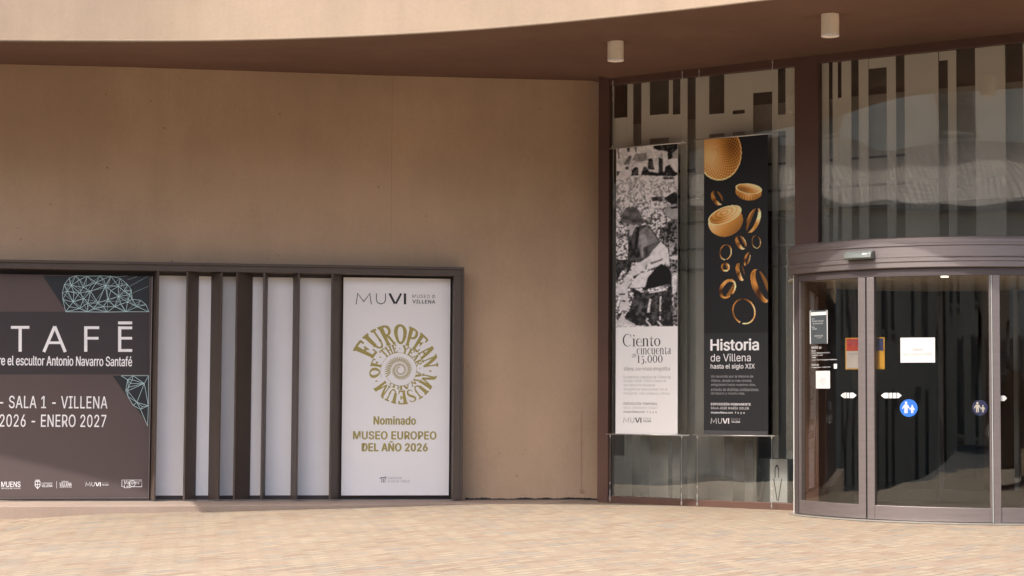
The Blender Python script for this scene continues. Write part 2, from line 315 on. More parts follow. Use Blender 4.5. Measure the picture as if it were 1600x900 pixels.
_tc = {}
import os
try: FONT = bpy.data.fonts.load(os.path.join(bpy.utils.resource_path('LOCAL'), 'datafiles', 'fonts', 'Inter.woff2'))   # ships with Blender
except Exception: FONT = None
def text_mesh(body, weight=0.0, spacing=1.0, line=1.0, align='LEFT', shear=0.0):
    key = (body, weight, spacing, line, align, shear)
    if key in _tc: return _tc[key]
    cu = bpy.data.curves.new('t', 'FONT'); cu.body = body; cu.font = FONT or cu.font; cu.space_character = spacing; cu.space_line = line; cu.align_x = align; cu.shear = shear; cu.resolution_u = 4
    ob = bpy.data.objects.new('t', cu); COL.objects.link(ob); bpy.context.view_layer.update()
    ev = ob.evaluated_get(bpy.context.evaluated_depsgraph_get()); me = ev.to_mesh()
    vs = [(v.co.x, v.co.y) for v in me.vertices]; fs = [tuple(p.vertices) for p in me.polygons]; ev.to_mesh_clear()
    bpy.data.objects.remove(ob); bpy.data.curves.remove(cu)
    _tc[key] = (vs, fs); return vs, fs
def text(mb, sf, body, x0, y0, x1, y1, h, **kw):          # ink box given by photo measurements
    vs, fs = text_mesh(body, **kw); xs = [v[0] for v in vs]; ys = [v[1] for v in vs]
    ym = (y0 + y1) / 2; xm = (x0 + x1) / 2
    u0, u1 = sf.uv(x0, ym)[0], sf.uv(x1, ym)[0]; v0, v1 = sf.uv(xm, y1)[1], sf.uv(xm, y0)[1]
    a, b, c, d = min(xs), max(xs), min(ys), max(ys); wt = kw.get('weight', 0) * (v1 - v0) * 1.6
    for k, (ox, oy) in enumerate([(0, 0)] if wt <= 0 else [(-1, 0), (1, 0), (0, .6), (0, -.6)]):
        mb.add([sf.pt(u0 + wt + (x - a) / (b - a) * (u1 - u0 - 2 * wt) + ox * wt, v0 + (y - c) / (d - c) * (v1 - v0) + oy * wt, h + k * .00015) for x, y in vs], fs)
    mb.open(); return mb
def lettering(parent, sf, mat, items, h, name='lettering', **kw):
    m = MB()
    for it in items:
        k = dict(kw); k.update(it[5] if len(it) > 5 else {}); text(m, sf, *it[:5], h, **k)
    return m.build(name, mat, parent)
def boxfn(sf, x0, y0, x1, y1, h):                          # unit box -> photo-measured rectangle on a surface
    ym = (y0 + y1) / 2; xm = (x0 + x1) / 2
    u0, u1 = sf.uv(x0, ym)[0], sf.uv(x1, ym)[0]; v0, v1 = sf.uv(xm, y1)[1], sf.uv(xm, y0)[1]
    return lambda x, y: sf.pt(u0 + x * (u1 - u0), v0 + y * (v1 - v0), h)
def pxfn(sf, h): return lambda x, y: sf.pt(*sf.uv(x, y), h)

# thin/bold museum logo, drawn with strokes in photo measurements
def muvi(parent, sf, mat, mat2, x0, y0, x1, y1, h, small, soft):
    wd = x1 - x0; H = y1 - y0; t = 0.075 * H; fn = pxfn(sf, h); m = MB().open()
    X = lambda f: x0 + f * wd
    m.stroke([(X(0.0), y1), (X(0.03), y0), (X(0.15), y0 + 0.75 * H), (X(0.27), y0), (X(0.30), y1)], t, fn)
    m.stroke([(X(0.40), y0), (X(0.40), y0 + .62 * H), (X(0.425), y0 + .85 * H), (X(0.49), y1 - .03 * H), (X(0.555), y0 + .85 * H), (X(0.58), y0 + .62 * H), (X(0.58), y0)], t, fn)
    m.stroke([(X(0.66), y0), (X(0.765), y1 - .06 * H)], t * 2.8, fn); m.stroke([(X(0.89), y0), (X(0.785), y1 - .06 * H)], t * 2.4, pxfn(sf, h + .0002))
    m.stroke([(X(0.965), y0), (X(0.965), y1)], t * 2.8, fn)
    text(m, sf, 'VILLENA', small[0], (small[1] + small[3]) / 2 + .08 * H, small[2], small[3], h, weight=0.02, spacing=1.1)
    m.build('logo', mat, parent)
    text(MB(), sf, 'MUSEO D', small[0], small[1], small[2], (small[1] + small[3]) / 2 - .08 * H, h, spacing=1.1).build('lettering', soft, parent)

# serif capitals as strokes: (width, [(points, width)], ...) in a unit-high box
T_, t_ = 0.26, 0.115
def arc(cx, cy, rx, ry, a0, a1, n=12): return [(cx + rx * math.cos(R_(a0 + (a1 - a0) * i / n)), cy + ry * math.sin(R_(a0 + (a1 - a0) * i / n))) for i in range(n + 1)]
def ln(*p, n=4):
    out = []
    for a, b in zip(p[:-1], p[1:]): out += [(a[0] + (b[0] - a[0]) * i / n, a[1] + (b[1] - a[1]) * i / n) for i in range(n)]
    return out + [p[-1]]
def oring(cx, cy, rx, ry, th, tn, n=28):
    return (arc(cx, cy, rx, ry, 0, 360, n), [tn + (th - tn) * abs(math.cos(2 * math.pi * i / n)) ** 1.5 for i in range(n + 1)])
bt, tp = 0.035, 0.965
CAP = {
 'E': (.78, [(ln((.2, 0), (.2, 1)), T_), (ln((.02, bt), (.7, bt)), t_), (ln((.02, tp), (.67, tp)), t_), (ln((.2, .52), (.5, .52)), t_), ([(.7, 0), (.7, .25)], t_), ([(.66, 1), (.66, .77)], t_), ([(.5, .38), (.5, .66)], t_)]),
 'F': (.72, [(ln((.2, 0), (.2, 1)), T_), (ln((.02, bt), (.4, bt)), t_), (ln((.02, tp), (.66, tp)), t_), (ln((.2, .5), (.5, .5)), t_), ([(.65, 1), (.65, .75)], t_), ([(.5, .37), (.5, .64)], t_)]),
 'U': (.92, [(ln((.2, 1), (.2, .33)) + arc(.47, .33, .27, .28, 180, 270, 6), [T_] * 5 + [.19, .17, .15, .13, .11, .09, t_]), (arc(.47, .33, .27, .28, 270, 360, 6) + ln((.74, .33), (.74, 1)), t_), (ln((.02, tp), (.4, tp)), t_), (ln((.58, tp), (.9, tp)), t_)]),
 'R': (.88, [(ln((.2, 0), (.2, 1)), T_), (ln((.02, bt), (.4, bt)), t_), (ln((.02, tp), (.42, tp)), t_), (arc(.4, .735, .24, .23, 90, -90, 10), [t_, .1, .14, .17, .18, .18, .18, .17, .14, .1, t_]), (ln((.2, .5), (.42, .5)), t_), (ln((.38, .5), (.74, .03)), .17), (ln((.62, bt), (.9, bt)), t_)]),
 'P': (.74, [(ln((.2, 0), (.2, 1)), T_), (ln((.02, bt), (.4, bt)), t_), (ln((.02, tp), (.42, tp)), t_), (arc(.4, .72, .25, .245, 90, -90, 10), [t_, .1, .14, .17, .19, .19, .19, .17, .14, .1, t_]), (ln((.2, .475), (.42, .475)), t_)]),
 'O': (.9, [oring(.45, .5, .34, .46, T_, t_)]),
 'A': (.86, [(ln((.13, 0), (.42, 1)), t_), (ln((.42, .98), (.72, 0)), T_), (ln((.22, .33), (.6, .33)), t_), (ln((.0, bt), (.27, bt)), t_), (ln((.54, bt), (.88, bt)), t_)]),
 'N': (.92, [(ln((.16, 0), (.16, 1)), t_), (ln((.17, .95), (.76, .06)), T_), (ln((.77, 0), (.77, 1)), t_), (ln((.02, bt), (.3, bt)), t_), (ln((.02, tp), (.22, tp)), t_), (ln((.63, tp), (.91, tp)), t_)]),
 'M': (1.1, [(ln((.15, 0), (.17, 1)), t_), (ln((.2, .95), (.52, .08)), .18), (ln((.53, .05), (.86, .97)), t_), (ln((.9, 0), (.9, 1)), T_), (ln((.02, bt), (.29, bt)), t_), (ln((.04, tp), (.2, tp)), t_), (ln((.73, bt), (1.07, bt)), t_), (ln((.88, tp), (1.07, tp)), t_)]),
 'S': (.68, [([(.57, .76), (.52, .9), (.34, .965), (.16, .9), (.12, .74), (.22, .6), (.44, .46), (.57, .3), (.53, .12), (.33, .035), (.12, .1), (.07, .27)], [.05, .07, .07, .11, .15, .18, .19, .18, .14, .08, .07, .05])]),
 'T': (.82, [(ln((.41, 0), (.41, 1)), T_), (ln((.05, tp), (.77, tp)), t_), ([(.07, 1), (.07, .76)], t_), ([(.75, 1), (.75, .76)], t_), (ln((.22, bt), (.6, bt)), t_)]),
 'H': (.95, [(ln((.2, 0), (.2, 1)), T_), (ln((.74, 0), (.74, 1)), T_), (ln((.2, .5), (.74, .5)), t_), (ln((.02, bt), (.38, bt)), t_), (ln((.02, tp), (.38, tp)), t_), (ln((.56, bt), (.92, bt)), t_), (ln((.56, tp), (.92, tp)), t_)]),
 'Y': (.86, [(ln((.43, 0), (.43, .45)), T_), (ln((.14, .98), (.43, .42)), T_), (ln((.74, .98), (.45, .42)), t_), (ln((.0, tp), (.32, tp)), t_), (ln((.6, tp), (.88, tp)), t_), (ln((.24, bt), (.62, bt)), t_)]),
 'W': (1.2, [(ln((.14, 1), (.36, .04)), .18), (ln((.36, .04), (.6, .96)), t_), (ln((.58, .96), (.82, .04)), .18), (ln((.82, .04), (1.06, 1)), t_), (ln((.0, tp), (.3, tp)), t_), (ln((.93, tp), (1.2, tp)), t_)]),
 'D': (.9, [(ln((.2, 0), (.2, 1)), T_), (ln((.02, bt), (.42, bt)), t_), (ln((.02, tp), (.42, tp)), t_), (arc(.38, .5, .38, .465, 90, -90, 12), [t_, .09, .12, .15, .18, .2, .2, .2, .18, .15, .12, .09, t_])]),
 '.': (.3, [(arc(.15, .5, .045, .045, 0, 360, 8), .09)]),
}
# serif lower case of the narrow white banner (x-height 0.62)
th, tn = 0.105, 0.03
LOW = {
 'C': (.74, [(arc(.42, .5, .36, .49, 50, 310, 20), [tn + (th - tn) * max(0, -math.cos(R_(50 + 13 * i))) for i in range(21)]), ([(.66, .93), (.67, .7)], tn)]),
 'i': (.24, [([(.12, 0), (.12, .62)], th), ([(.0, .61), (.12, .61)], tn), ([(.0, .012), (.24, .012)], tn), (arc(.12, .86, .03, .03, 0, 360, 8), .06)]),
 'e': (.46, [(arc(.25, .31, .2, .3, 0, 315, 20), [tn + (th - tn) * max(0, -math.cos(R_(15.75 * i))) for i in range(21)]), ([(.06, .33), (.45, .33)], tn)]),
 'n': (.52, [([(.1, 0), (.1, .62)], th), ([(.1, .5), (.2, .6), (.3, .62), (.38, .56), (.4, .45)], [tn, tn, .05, .09, th]), ([(.4, .46), (.4, 0)], th), ([(0, .61), (.1, .61)], tn), ([(0, .012), (.2, .012)], tn), ([(.3, .012), (.52, .012)], tn)]),
 't': (.32, [([(.14, .78), (.14, .1), (.2, .02), (.3, .06)], [tn, th, th, tn]), ([(.02, .6), (.3, .6)], tn)]),
 'o': (.5, [oring(.25, .31, .195, .295, th, tn)]), '0': (.5, [oring(.25, .36, .185, .345, th, tn)]),
 'c': (.44, [(arc(.25, .31, .2, .3, 45, 315, 16), [tn + (th - tn) * max(0, -math.cos(R_(45 + 16.9 * i))) for i in range(17)]), ([(.39, .55), (.4, .42)], tn)]),
 'u': (.52, [([(.1, .62), (.1, .15), (.16, .02), (.26, 0), (.4, .12)], [th, th, .09, tn, tn]), ([(.4, .62), (.4, 0)], th), ([(0, .61), (.1, .61)], tn), ([(.3, .61), (.4, .61)], tn), ([(.4, .012), (.5, .012)], tn)]),
 'a': (.45, [([(.07, .5), (.14, .6), (.26, .6), (.33, .5), (.33, .06), (.43, .01)], [tn, tn, .05, th, th, tn]), (arc(.2, .17, .13, .15, 70, 330, 12), [tn, .04, .06, .08, .09, .09, .09, .08, .06, .04, tn, tn, tn])]),
 '1': (.32, [([(.17, 0), (.17, .7)], th), ([(.04, .62), (.17, .69)], tn), ([(.04, .012), (.3, .012)], tn)]),
 '5': (.42, [([(.12, .5), (.12, .18 + .3), (.12, .62)], tn), ([(.1, .6), (.36, .6)], .06), ([(.12, .32), (.22, .38), (.33, .3), (.35, .12), (.27, -.08), (.12, -.14), (.05, -.1)], [tn, tn, .08, th, .08, tn, .04])]),
 '.': (.2, [(arc(.1, .05, .03, .03, 0, 360, 8), .06)]),
}
def serif_line(m, table, s, fn):
    x = 0; tot = sum(table[c][0] for c in s) + 0.05 * (len(s) - 1)
    for c in s:
        wd, st = table[c]
        for k, (pts, ww) in enumerate(st): m.stroke([(p[0] + x, p[1]) for p in pts], ww, (lambda kk: lambda a, b: fn(a / tot, b, kk * 0.00012))(k))
        x += wd + 0.05
    return m.open()
def blob(px, py, pts):                                    # even-odd test of many points in one outline
    inside = np.zeros(px.shape, bool); n = len(pts)
    for i in range(n):
        (x0, y0), (x1, y1) = pts[i], pts[(i + 1) % n]
        c = ((y0 > py) != (y1 > py)); dy = (y1 - y0) if abs(y1 - y0) > 1e-9 else 1e-9
        inside ^= c & (px < (x1 - x0) * (py - y0) / dy + x0)
    return inside

# ================================================================== SETTING
def ground_z(x, y):
    z = 0.018 * min(0.0, x) if x > -5 else -0.09 - 0.18 * (-5 - x) * min(1, (-5 - x) / 3)
    if x < -3.8: s = min(-3.8 - x, 2.5); z -= (0.05 * s + 0.06 * s * s) * min(1, max(0, (19.0 - y) / 1.5))
    return max(z, -2.05)
def street_a(x, y): return (x - 2.0) * -0.87 + (y - 19.0) * -0.49          # metres from the glass towards the houses opposite
def build_ground():
    xs = [-400, -120, -60, -40, -34, -30, -27, -24, -22] + list(np.arange(-20, -4.9, 0.5)) + [-4, -3, -2, -1, 0, 1, 4, 8, 15, 25, 40, 120, 400]; ys = [-400, -100, -40, -20, -14, -10, -5, 0, 2, 5, 8, 10, 12.5, 15, 16, 17, 17.5, 18, 18.5, 19, 20, 22, 26, 30, 34, 60, 400]
    vs = [(x, y, ground_z(x, y)) for y in ys for x in xs]; k = len(xs); m = MB().open(); r = MB().open(); m.v = [Vector(v) for v in vs]; r.v = list(m.v)
    for j in range(len(ys) - 1):
        for i in range(k - 1):
            cx_, cy_ = (xs[i] + xs[i + 1]) / 2, (ys[j] + ys[j + 1]) / 2
            (r if (street_a(cx_, cy_) > 9.5 and cy_ > -20) or cy_ < 1 else m).f.append((j * k + i, j * k + i + 1, (j + 1) * k + i + 1, (j + 1) * k + i))
    m.build('ground', 'pav', kind='structure'); r.build('road', 'asphalt', kind='structure')
build_ground()
# low plinth ledge along the wall foot
m = MB()
top = [(-9.5, 17.7), (-4.93, 18.66), (-3.44, 18.93), (-2.03, 19.26), (-1.28, 19.46), (-0.51, 19.70), (0.5, 19.92)]
back = [(0.8, 20.6), (-9.5, 19.0)]
m.prism([p for p in top + back], -0.6, 0.004)
m.build('plinth_kerb', 'kerb', kind='structure', bevel=0.008)

# ================================================================== MUSEUM BUILDING
MU = thing('museum_building', 'brown rendered building with curved overhanging facade, glazed entrance corner and downlit soffit', 'building', (0, 20, 0))
EX = [-500, -300, -240, -216, -200, -120, -40, 0, 100, 200, 300, 400, 500, 600, 700, 800, 880, 950, 1050, 1130, 1210, 1300, 1400, 1500, 1600, 1750, 1900]
EY = [58, 63, 64, 64.3, 64.5, 65, 65.2, 65.3, 66, 66.4, 66.1, 64.3, 61, 57, 51.5, 44, 36.5, 29.5, 19, 10, 0, -11, -24, -38, -53, -78, -105]
EZx = [-500, -240, -208, -204, -120, -40, 135, 275, 518, 760, 1067, 1330, 1900]; EZz = [4.32, 4.30, 4.29, 4.12, 4.15, 4.18, 4.22, 4.285, 4.32, 4.345, 4.46, 4.43, 4.42]  # unseen step at left is shaped to let sun onto plinth and frame
exs = [-500, -400, -300, -240, -208, -204, -190] + list(range(-180, 1901, 10))
kern = np.array([1, 2, 3, 2, 1]) / 9
ey_s = np.interp(exs, EX, EY); ez_s = np.interp(exs, EZx, EZz)
exs_a = np.array(exs)
for _ in range(30):
    t_ = ey_s.copy(); t_[2:-2] = np.convolve(ey_s, kern, 'valid'); ey_s = np.where(exs_a > -150, t_, ey_s)
    t_ = ez_s.copy(); t_[2:-2] = np.convolve(ez_s, kern, 'valid'); ez_s = np.where(exs_a > -150, t_, ez_s)
edge = [at_z(x, y, z) for x, y, z in zip(exs, ey_s, ez_s)]
def inner_pt(x):
    if x < 938:
        y = np.interp(x, [-500, 0, 200, 375, 600, 938], [78, 98, 103, 109, 117, 126]); u, v = W.uv(x, y); return W.pt(u, v, -0.15)
    y = np.interp(x, [938, 1243, 1600, 1900], [124.5, 90, 50.5, 17]); u, v = GL.uv(x, y); return GL.pt(u, v, -0.2)
inner = [inner_pt(x) for x in exs]
m = MB().open(); ns = 6
for e, q in zip(edge, inner): m.v += [e.lerp(q, k / ns) for k in range(ns + 1)]
for i in range(len(exs) - 1): m.f += [(i * (ns + 1) + k, (i + 1) * (ns + 1) + k, (i + 1) * (ns + 1) + k + 1, i * (ns + 1) + k + 1) for k in range(ns)]
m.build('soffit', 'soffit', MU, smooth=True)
# fascia: curved wall above the soffit edge, with a small drip lip
def outn(i):
    a = edge[max(i - 1, 0)]; b = edge[min(i + 1, len(edge) - 1)]; d = Vector((b.x - a.x, b.y - a.y, 0)).normalized(); return Vector((d.y, -d.x, 0))
m = MB().open(); prof = [(0.0, 0.0), (0.018, 0.0), (0.018, 0.02), (0.0, 0.028), (0.0, 5.2), (-0.9, 5.2)]; k = len(prof)
for i, e in enumerate(edge): m.v += [e + outn(i) * a + Vector((0, 0, (b if b < 1 else b + 4.4 - e.z))) for a, b in prof]
for i in range(len(edge) - 1): m.f += [(i * k + j, i * k + j + 1, (i + 1) * k + j + 1, (i + 1) * k + j) for j in range(k - 1)]
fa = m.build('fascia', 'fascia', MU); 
me = fa.data
for p in me.polygons: p.use_smooth = abs(p.normal.z) < .3
# wall with the display opening cut out of it (the opening runs out of view to the left)
xo = W.uv(716, 600)[0]; zo = W.uv(500, 421)[1]
m = MB().plate(W, [(-10.4, zo), (xo, zo), (xo, -0.2), (0.03, -0.2), (0.03, 4.75), (-10.4, 4.75)], -0.3, 0.0)
wall = m.build('wall', 'wall', MU)
m = MB()
m.slab(W, W.uv(611.6, 250)[0], zo + .3, W.uv(612.3, 250)[0], 4.5, -0.001, 0.0012)
m.build('panel_joint', 'conduit', wall)
m = MB().open(); ua, ub = W.uv(727, 778)[0], -.03; n = 90; rr_ = np.convolve(rng.random(n + 9), np.ones(9) / 9, 'valid')
for i in range(n + 1):
    u = ua + (ub - ua) * i / n; m.v += [W.pt(u, -.01, .003), W.pt(u, .012 + .05 * max(0, rr_[min(i, n - 1)] - .38) + .006 * rng.random(), .003)]
m.f = [(2 * i, 2 * i + 2, 2 * i + 3, 2 * i + 1) for i in range(n)]; m.build('base_gap', 'rubber', wall)
m = MB(); uc = W.uv(907.5, 700)[0]; m.slab(W, uc, .10, uc + .012, .95, -.001, .004); m.slab(W, uc - .012, .08, uc + .03, .11, -.001, .012); m.build('conduit', 'conduit', wall)
# glazed wall -------------------------------------------------------
gz = MB(); uL, uR = 0.0, 7.2
ub0 = GL.uv(1243.5, 300)[0]; ub1 = GL.uv(1280, 300)[0]; ztop = 4.36; zb = GL.uv(1100, 781)[1]
udl = GL.uv(1240, 700)[0]
gz.slab(GL, -0.075, -0.05, 0.055, 4.62, -0.52, 0.03)                            # corner jamb
gz.slab(GL, 0.055, -0.05, ub0, zb, -0.1, 0.02)                                 # bottom rail
gz.slab(GL, 0.055, ztop + .02, ub0, 4.62, -0.1, 0.02); gz.slab(GL, ub1, ztop + .03, uR, 4.62, -0.1, 0.02)
frame = gz.build('window', 'rust', MU, bevel=0.004)
MB().slab(GL, ub0, -0.05, ub1, 4.62, -0.16, 0.025).build('mullion', 'rust', frame, bevel=0.004)
MB().slab(GL, 0.055, zb, ub0, ztop + .02, -0.045, -0.02).build('pane', 'glass', frame)
MB().slab(GL, ub1, 2.40, uR, ztop + .03, -0.045, -0.02).build('pane', 'glass', frame)
MB().slab(GL, ub1 + 2.9, 0, uR, 2.40, -0.045, -0.02).build('pane', 'glass', frame)
clear1 = [(955, 976), (985, 998), (1011, 1041), (1047, 1059), (1070, 1083), (1104, 1128), (1141, 1160), (1173, 1203), (1212, 1224)]
clear2 = [(1292, 1298), (1306, 1312), (1327, 1339), (1354, 1383), (1397, 1411), (1464, 1479), (1492, 1522), (1569, 1597)]
def stripes(x0, x1, clear, z0, z1):
    a = x0
    for c0, c1 in clear + [(x1, x1)]:
        if c0 > a: MB().slab(GL, GL.uv(a, 300)[0], z0 if a < 1200 or a > 1260 else .50, GL.uv(c0, 300)[0], z1, -0.056, -0.051).build('frosted_film', 'film', frame)
        a = c1
stripes(948, 1243, clear1, zb, ztop + .02)
stripes(1281, 1720, clear2, 2.42, ztop + .03)
# short film blocks that close some of the clear stripes, as on the left pane
for x0, x1, y0, y1 in [(955, 976, 183, 232), (1011, 1041, 178, 215), (1047, 1059, 178, 240), (1104, 1128, 177, 208), (1141, 1160, 177, 205), (1141, 1160, 100, 171), (1173, 1203, 98, 143), (1212, 1224, 178, 204), (1354, 1383, 85, 105), (1464, 1479, 70, 93), (955, 976, 712, 776), (1104, 1128, 747, 782), (1306, 1312, 152, 300)]:
    MB().slabpx(GL, x0, y0, x1, y1, -0.056, -0.051).build('frosted_film', 'film', frame)

MB().slab(GL, uR, -0.05, 13, 4.62, -0.3, 0.0).build('wall', 'wall', MU)
# pale screens just inside the glass, added darker sheets with painted tone, dark strips
MB().slab(GL, .08, .01, GL.uv(1163, 400)[0], GL.uv(1100, 178)[1], -.30, -.26).build('interior_tone_screen', 'screen', MU); MB().slab(GL, .08, GL.uv(1100, 177)[1], GL.uv(1243, 400)[0], 4.56, -.34, -.31).build('interior_tone_screen', 'refl_grey', MU); MB().slab(GL, GL.uv(1281, 400)[0], GL.uv(1280, 149)[1], 6.6, 4.56, -.34, -.31).build('interior_tone_screen', 'refl_grey', MU)  # grey sheets added; soffit reflection and dim interior put into their colour
m = MB(); m.slab(GL, GL.uv(1163, 400)[0], 2.98, 6.6, GL.uv(1280, 150)[1], -.24, -.20); m.build('interior_tone_screen', 'screen', MU); MB().slab(GL, GL.uv(1282, 400)[0], 2.56, 6.6, 2.979, -.24, -.20).build('interior_tone_screen', 'shade_screen', MU)  # lower one is a darker copy, shade put into its colour
for yy in (263, 304, 346, 388, 420): z_ = GL.uv(1060, yy)[1]; MB().slab(GL, .08, z_ - .012, GL.uv(1415, 400)[0], z_ + .012, -.255, -.19).build('interior_strip', 'dark', MU)  # dark level strips behind the clear stripes
# interior ----------------------------------------------------------
def gp(u, h, z): p = GL.pt(u, z, h); return (p.x, p.y)
room = [gp(0.0, -0.3, 0), gp(0.6, -9, 0), gp(12, -9, 0), gp(12, -0.1, 0)]
m = MB().open(); n = len(room)
m.v = [Vector((x, y, z)) for z in (0.002, 4.62) for x, y in room]; m.f = [(i, i + 1, i + 1 + n, i + n) for i in range(n - 1)]
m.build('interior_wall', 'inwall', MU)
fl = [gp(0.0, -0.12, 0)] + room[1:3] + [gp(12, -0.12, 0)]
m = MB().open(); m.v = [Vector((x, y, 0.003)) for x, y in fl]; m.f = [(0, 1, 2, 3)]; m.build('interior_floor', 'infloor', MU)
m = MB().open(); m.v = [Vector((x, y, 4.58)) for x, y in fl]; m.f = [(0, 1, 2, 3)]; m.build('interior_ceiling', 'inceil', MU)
m = MB()
for u, h, wd in [(2.6, -4.0, .5), (3.4, -5.5, .35), (4.3, -4.5, .6), (5.1, -6.0, .5), (6.2, -4.2, .4), (7.2, -5.0, .5), (8.2, -4.5, .3)]:
    MB().slab(GL, u, 0.0, u + wd, 4.56, h - .12, h).build('interior_panel', 'wood', MU)
for u, h in [(3.1, -3.6), (4.0, -3.4), (5.0, -3.9), (5.9, -3.3), (6.9, -3.6)]: MB().slab(GL, u, 0.0, u + .05, 2.9, h - .05, h).build('interior_post', 'pale', MU)

# curved sliding door -------------------------------------------------
A = lambda deg: DR * R_(deg)
aL, aM, aR, aE = -161.0, -131.6, -94.8, -58.0
def arcslab(m, a0, a1, z0, z1, h0, h1, step=1.5): return m.slab(DOOR, A(a0), z0, A(a1), z1, h0, h1, max(1, int(abs(a1 - a0) / step)))
# header: stepped profile swept round the front and back to the glass
hp = [(-.30, 2.262), (.050, 2.262), (.056, 2.268), (.056, 2.312), (.066, 2.318), (.066, 2.342), (.056, 2.350), (.052, 2.354), (.056, 2.358), (.056, 2.452), (.067, 2.458), (.067, 2.476), (.058, 2.482), (.058, 2.508), (.046, 2.528), (.02, 2.538), (-.30, 2.538)]
path = []
for i in range(76):
    a = R_(-166 + (aE + 166) * i / 75); path.append((Vector((DC[0] + DR * math.cos(a), DC[1] + DR * math.sin(a), 0)), Vector((math.cos(a), math.sin(a), 0))))
p0, n0 = path[0]; p1, n1 = path[-1]
bk = Vector((0.16, 0.987, 0)); nb = Vector((-0.987, 0.16, 0))
pre = [(p0 + bk * 1.1 + Vector((0.03, 0, 0)), nb), (p0 + bk * 0.10 + Vector((0.015, 0, 0)), nb), (p0 + bk * 0.04 + Vector((0.004, 0.0, 0)), (nb + n0).normalized())]
bk2 = Vector((0.55, 0.83, 0)); nb2 = Vector((0.83, -0.55, 0))
path = pre + path + [(p1 + bk2 * 0.04, (n1 + nb2).normalized()), (p1 + bk2 * 0.9, nb2)]
m = MB().open(); k = len(hp)
for p, nn in path: m.v += [p + nn * r + Vector((0, 0, z)) for r, z in hp]
for i in range(len(path) - 1): m.f += [(i * k + j, (i + 1) * k + j, (i + 1) * k + j + 1, i * k + j + 1) for j in range(k - 1)]
door = m.build('door', 'anod', MU, label='curved glass automatic sliding door, both leaves shut')
# drum lid and pale inner ceiling
m = MB(); ring = [(DC[0] + 1.6 * math.cos(R_(a)), DC[1] + 1.6 * math.sin(R_(a))) for a in range(0, 360, 6)]
m.prism(ring, 2.45, 2.53); m.build('canopy_lid', 'dark', door)
m = MB(); ring = [(DC[0] + 1.66 * math.cos(R_(a)), DC[1] + 1.66 * math.sin(R_(a))) for a in range(0, 360, 6)]
m.prism(ring, 2.235, 2.25); m.build('door_ceiling', 'drumceil', door)
for ang, rr in ((-112, 0.95), (-80, 0.8), (-150, .9)):
    MB().lathe((DC[0] + rr * math.cos(R_(ang)), DC[1] + rr * math.sin(R_(ang)), 2.222), [(0.034, 0.012), (0.038, 0.0), (0.001, 0.003)], 20).build('ceiling_spot', 'lit' if ang == -112 else 'lens', door)
m = MB(); arcslab(m, -165, aE, 2.19, 2.262, -.03, .022); m.build('transom', 'dark', door)
m = MB(); arcslab(m, -165, aE, 0.004, 0.016, -.06, .075); m.build('threshold', 'steel', door)
def leaf(a0, a1, s0, s1, glass_edge=False):
    m = MB(); arcslab(m, a0, a0 + s0, .022, 2.188, -.028, .026); m.build('stile', 'anod', door, bevel=0.003)
    m = MB(); arcslab(m, a1 - s1, a1, .022, 2.188, -.028, .026); m.build('stile', 'anod', door, bevel=0.003)
    m = MB(); arcslab(m, a0 + s0, a1 - s1, .022, .146, -.028, .024); m.build('bottom_rail', 'anod', door, bevel=0.003)
    m = MB(); arcslab(m, a0 + s0, a1 - s1, .146, 2.188, -.006, .006, 1.0); m.build('pane', 'dglass', door, smooth=False)
leaf(aL, aM - .25, 0.55, 2.5); leaf(aM + .25, aR, 2.4, 0.5)
m = MB(); arcslab(m, aM - .25, aM + .25, .02, 2.189, -.03, .012); m.build('seal', 'rubber', door)
m = MB(); arcslab(m, aR + .08, aR + .32, .018, 2.188, -.02, .034); m.build('glass_edge', 'stand', door)
m = MB(); arcslab(m, aR + .5, aR + 2.5, .018, 2.189, -.05, .03); m.build('jamb', 'anod', door, bevel=0.003)
m = MB(); arcslab(m, aR + 2.5, aE, .02, .15, -.028, .018); m.build('bottom_rail', 'anod', door, bevel=0.003)
m = MB(); arcslab(m, aR + 2.5, aE, .15, 2.188, -.006, .006, 1.0); m.build('pane', 'dglass', door)
# left end post, its sunlit outer edge painted in as pale metal, and the return panel to the glass
m = MB(); arcslab(m, -164.2, -161.3, .0, 2.262, -.05, .03); m.build('post', 'dark', door, bevel=0.003)
q = DOOR.pt(A(-164.9), 0, .0)
m = MB(); m.prism([(q.x - .025, q.y - .02), (q.x + .018, q.y - .03), (q.x + .03, q.y + .06), (q.x - .015, q.y + .07)], 0.0, 2.262); m.build('post', 'pale', door, bevel=0.003)
m = MB(); m.prism([(q.x + .0, q.y + .08), (q.x + .02, q.y + .08), (q.x + .12, q.y + .62), (q.x + .10, q.y + .62)], 0.02, 2.262); m.build('side_pane', 'dglass', door)
# inner half of the drum
for a in (20, 52, 84, 116, 148):
    m = MB(); arcslab(m, a - 1, a + 1, .02, 2.19, -.04, .02); m.build('inner_post', 'dark', door)
m = MB(); arcslab(m, 20, 148, .02, .15, -.03, .02); m.build('inner_rail', 'dark', door)

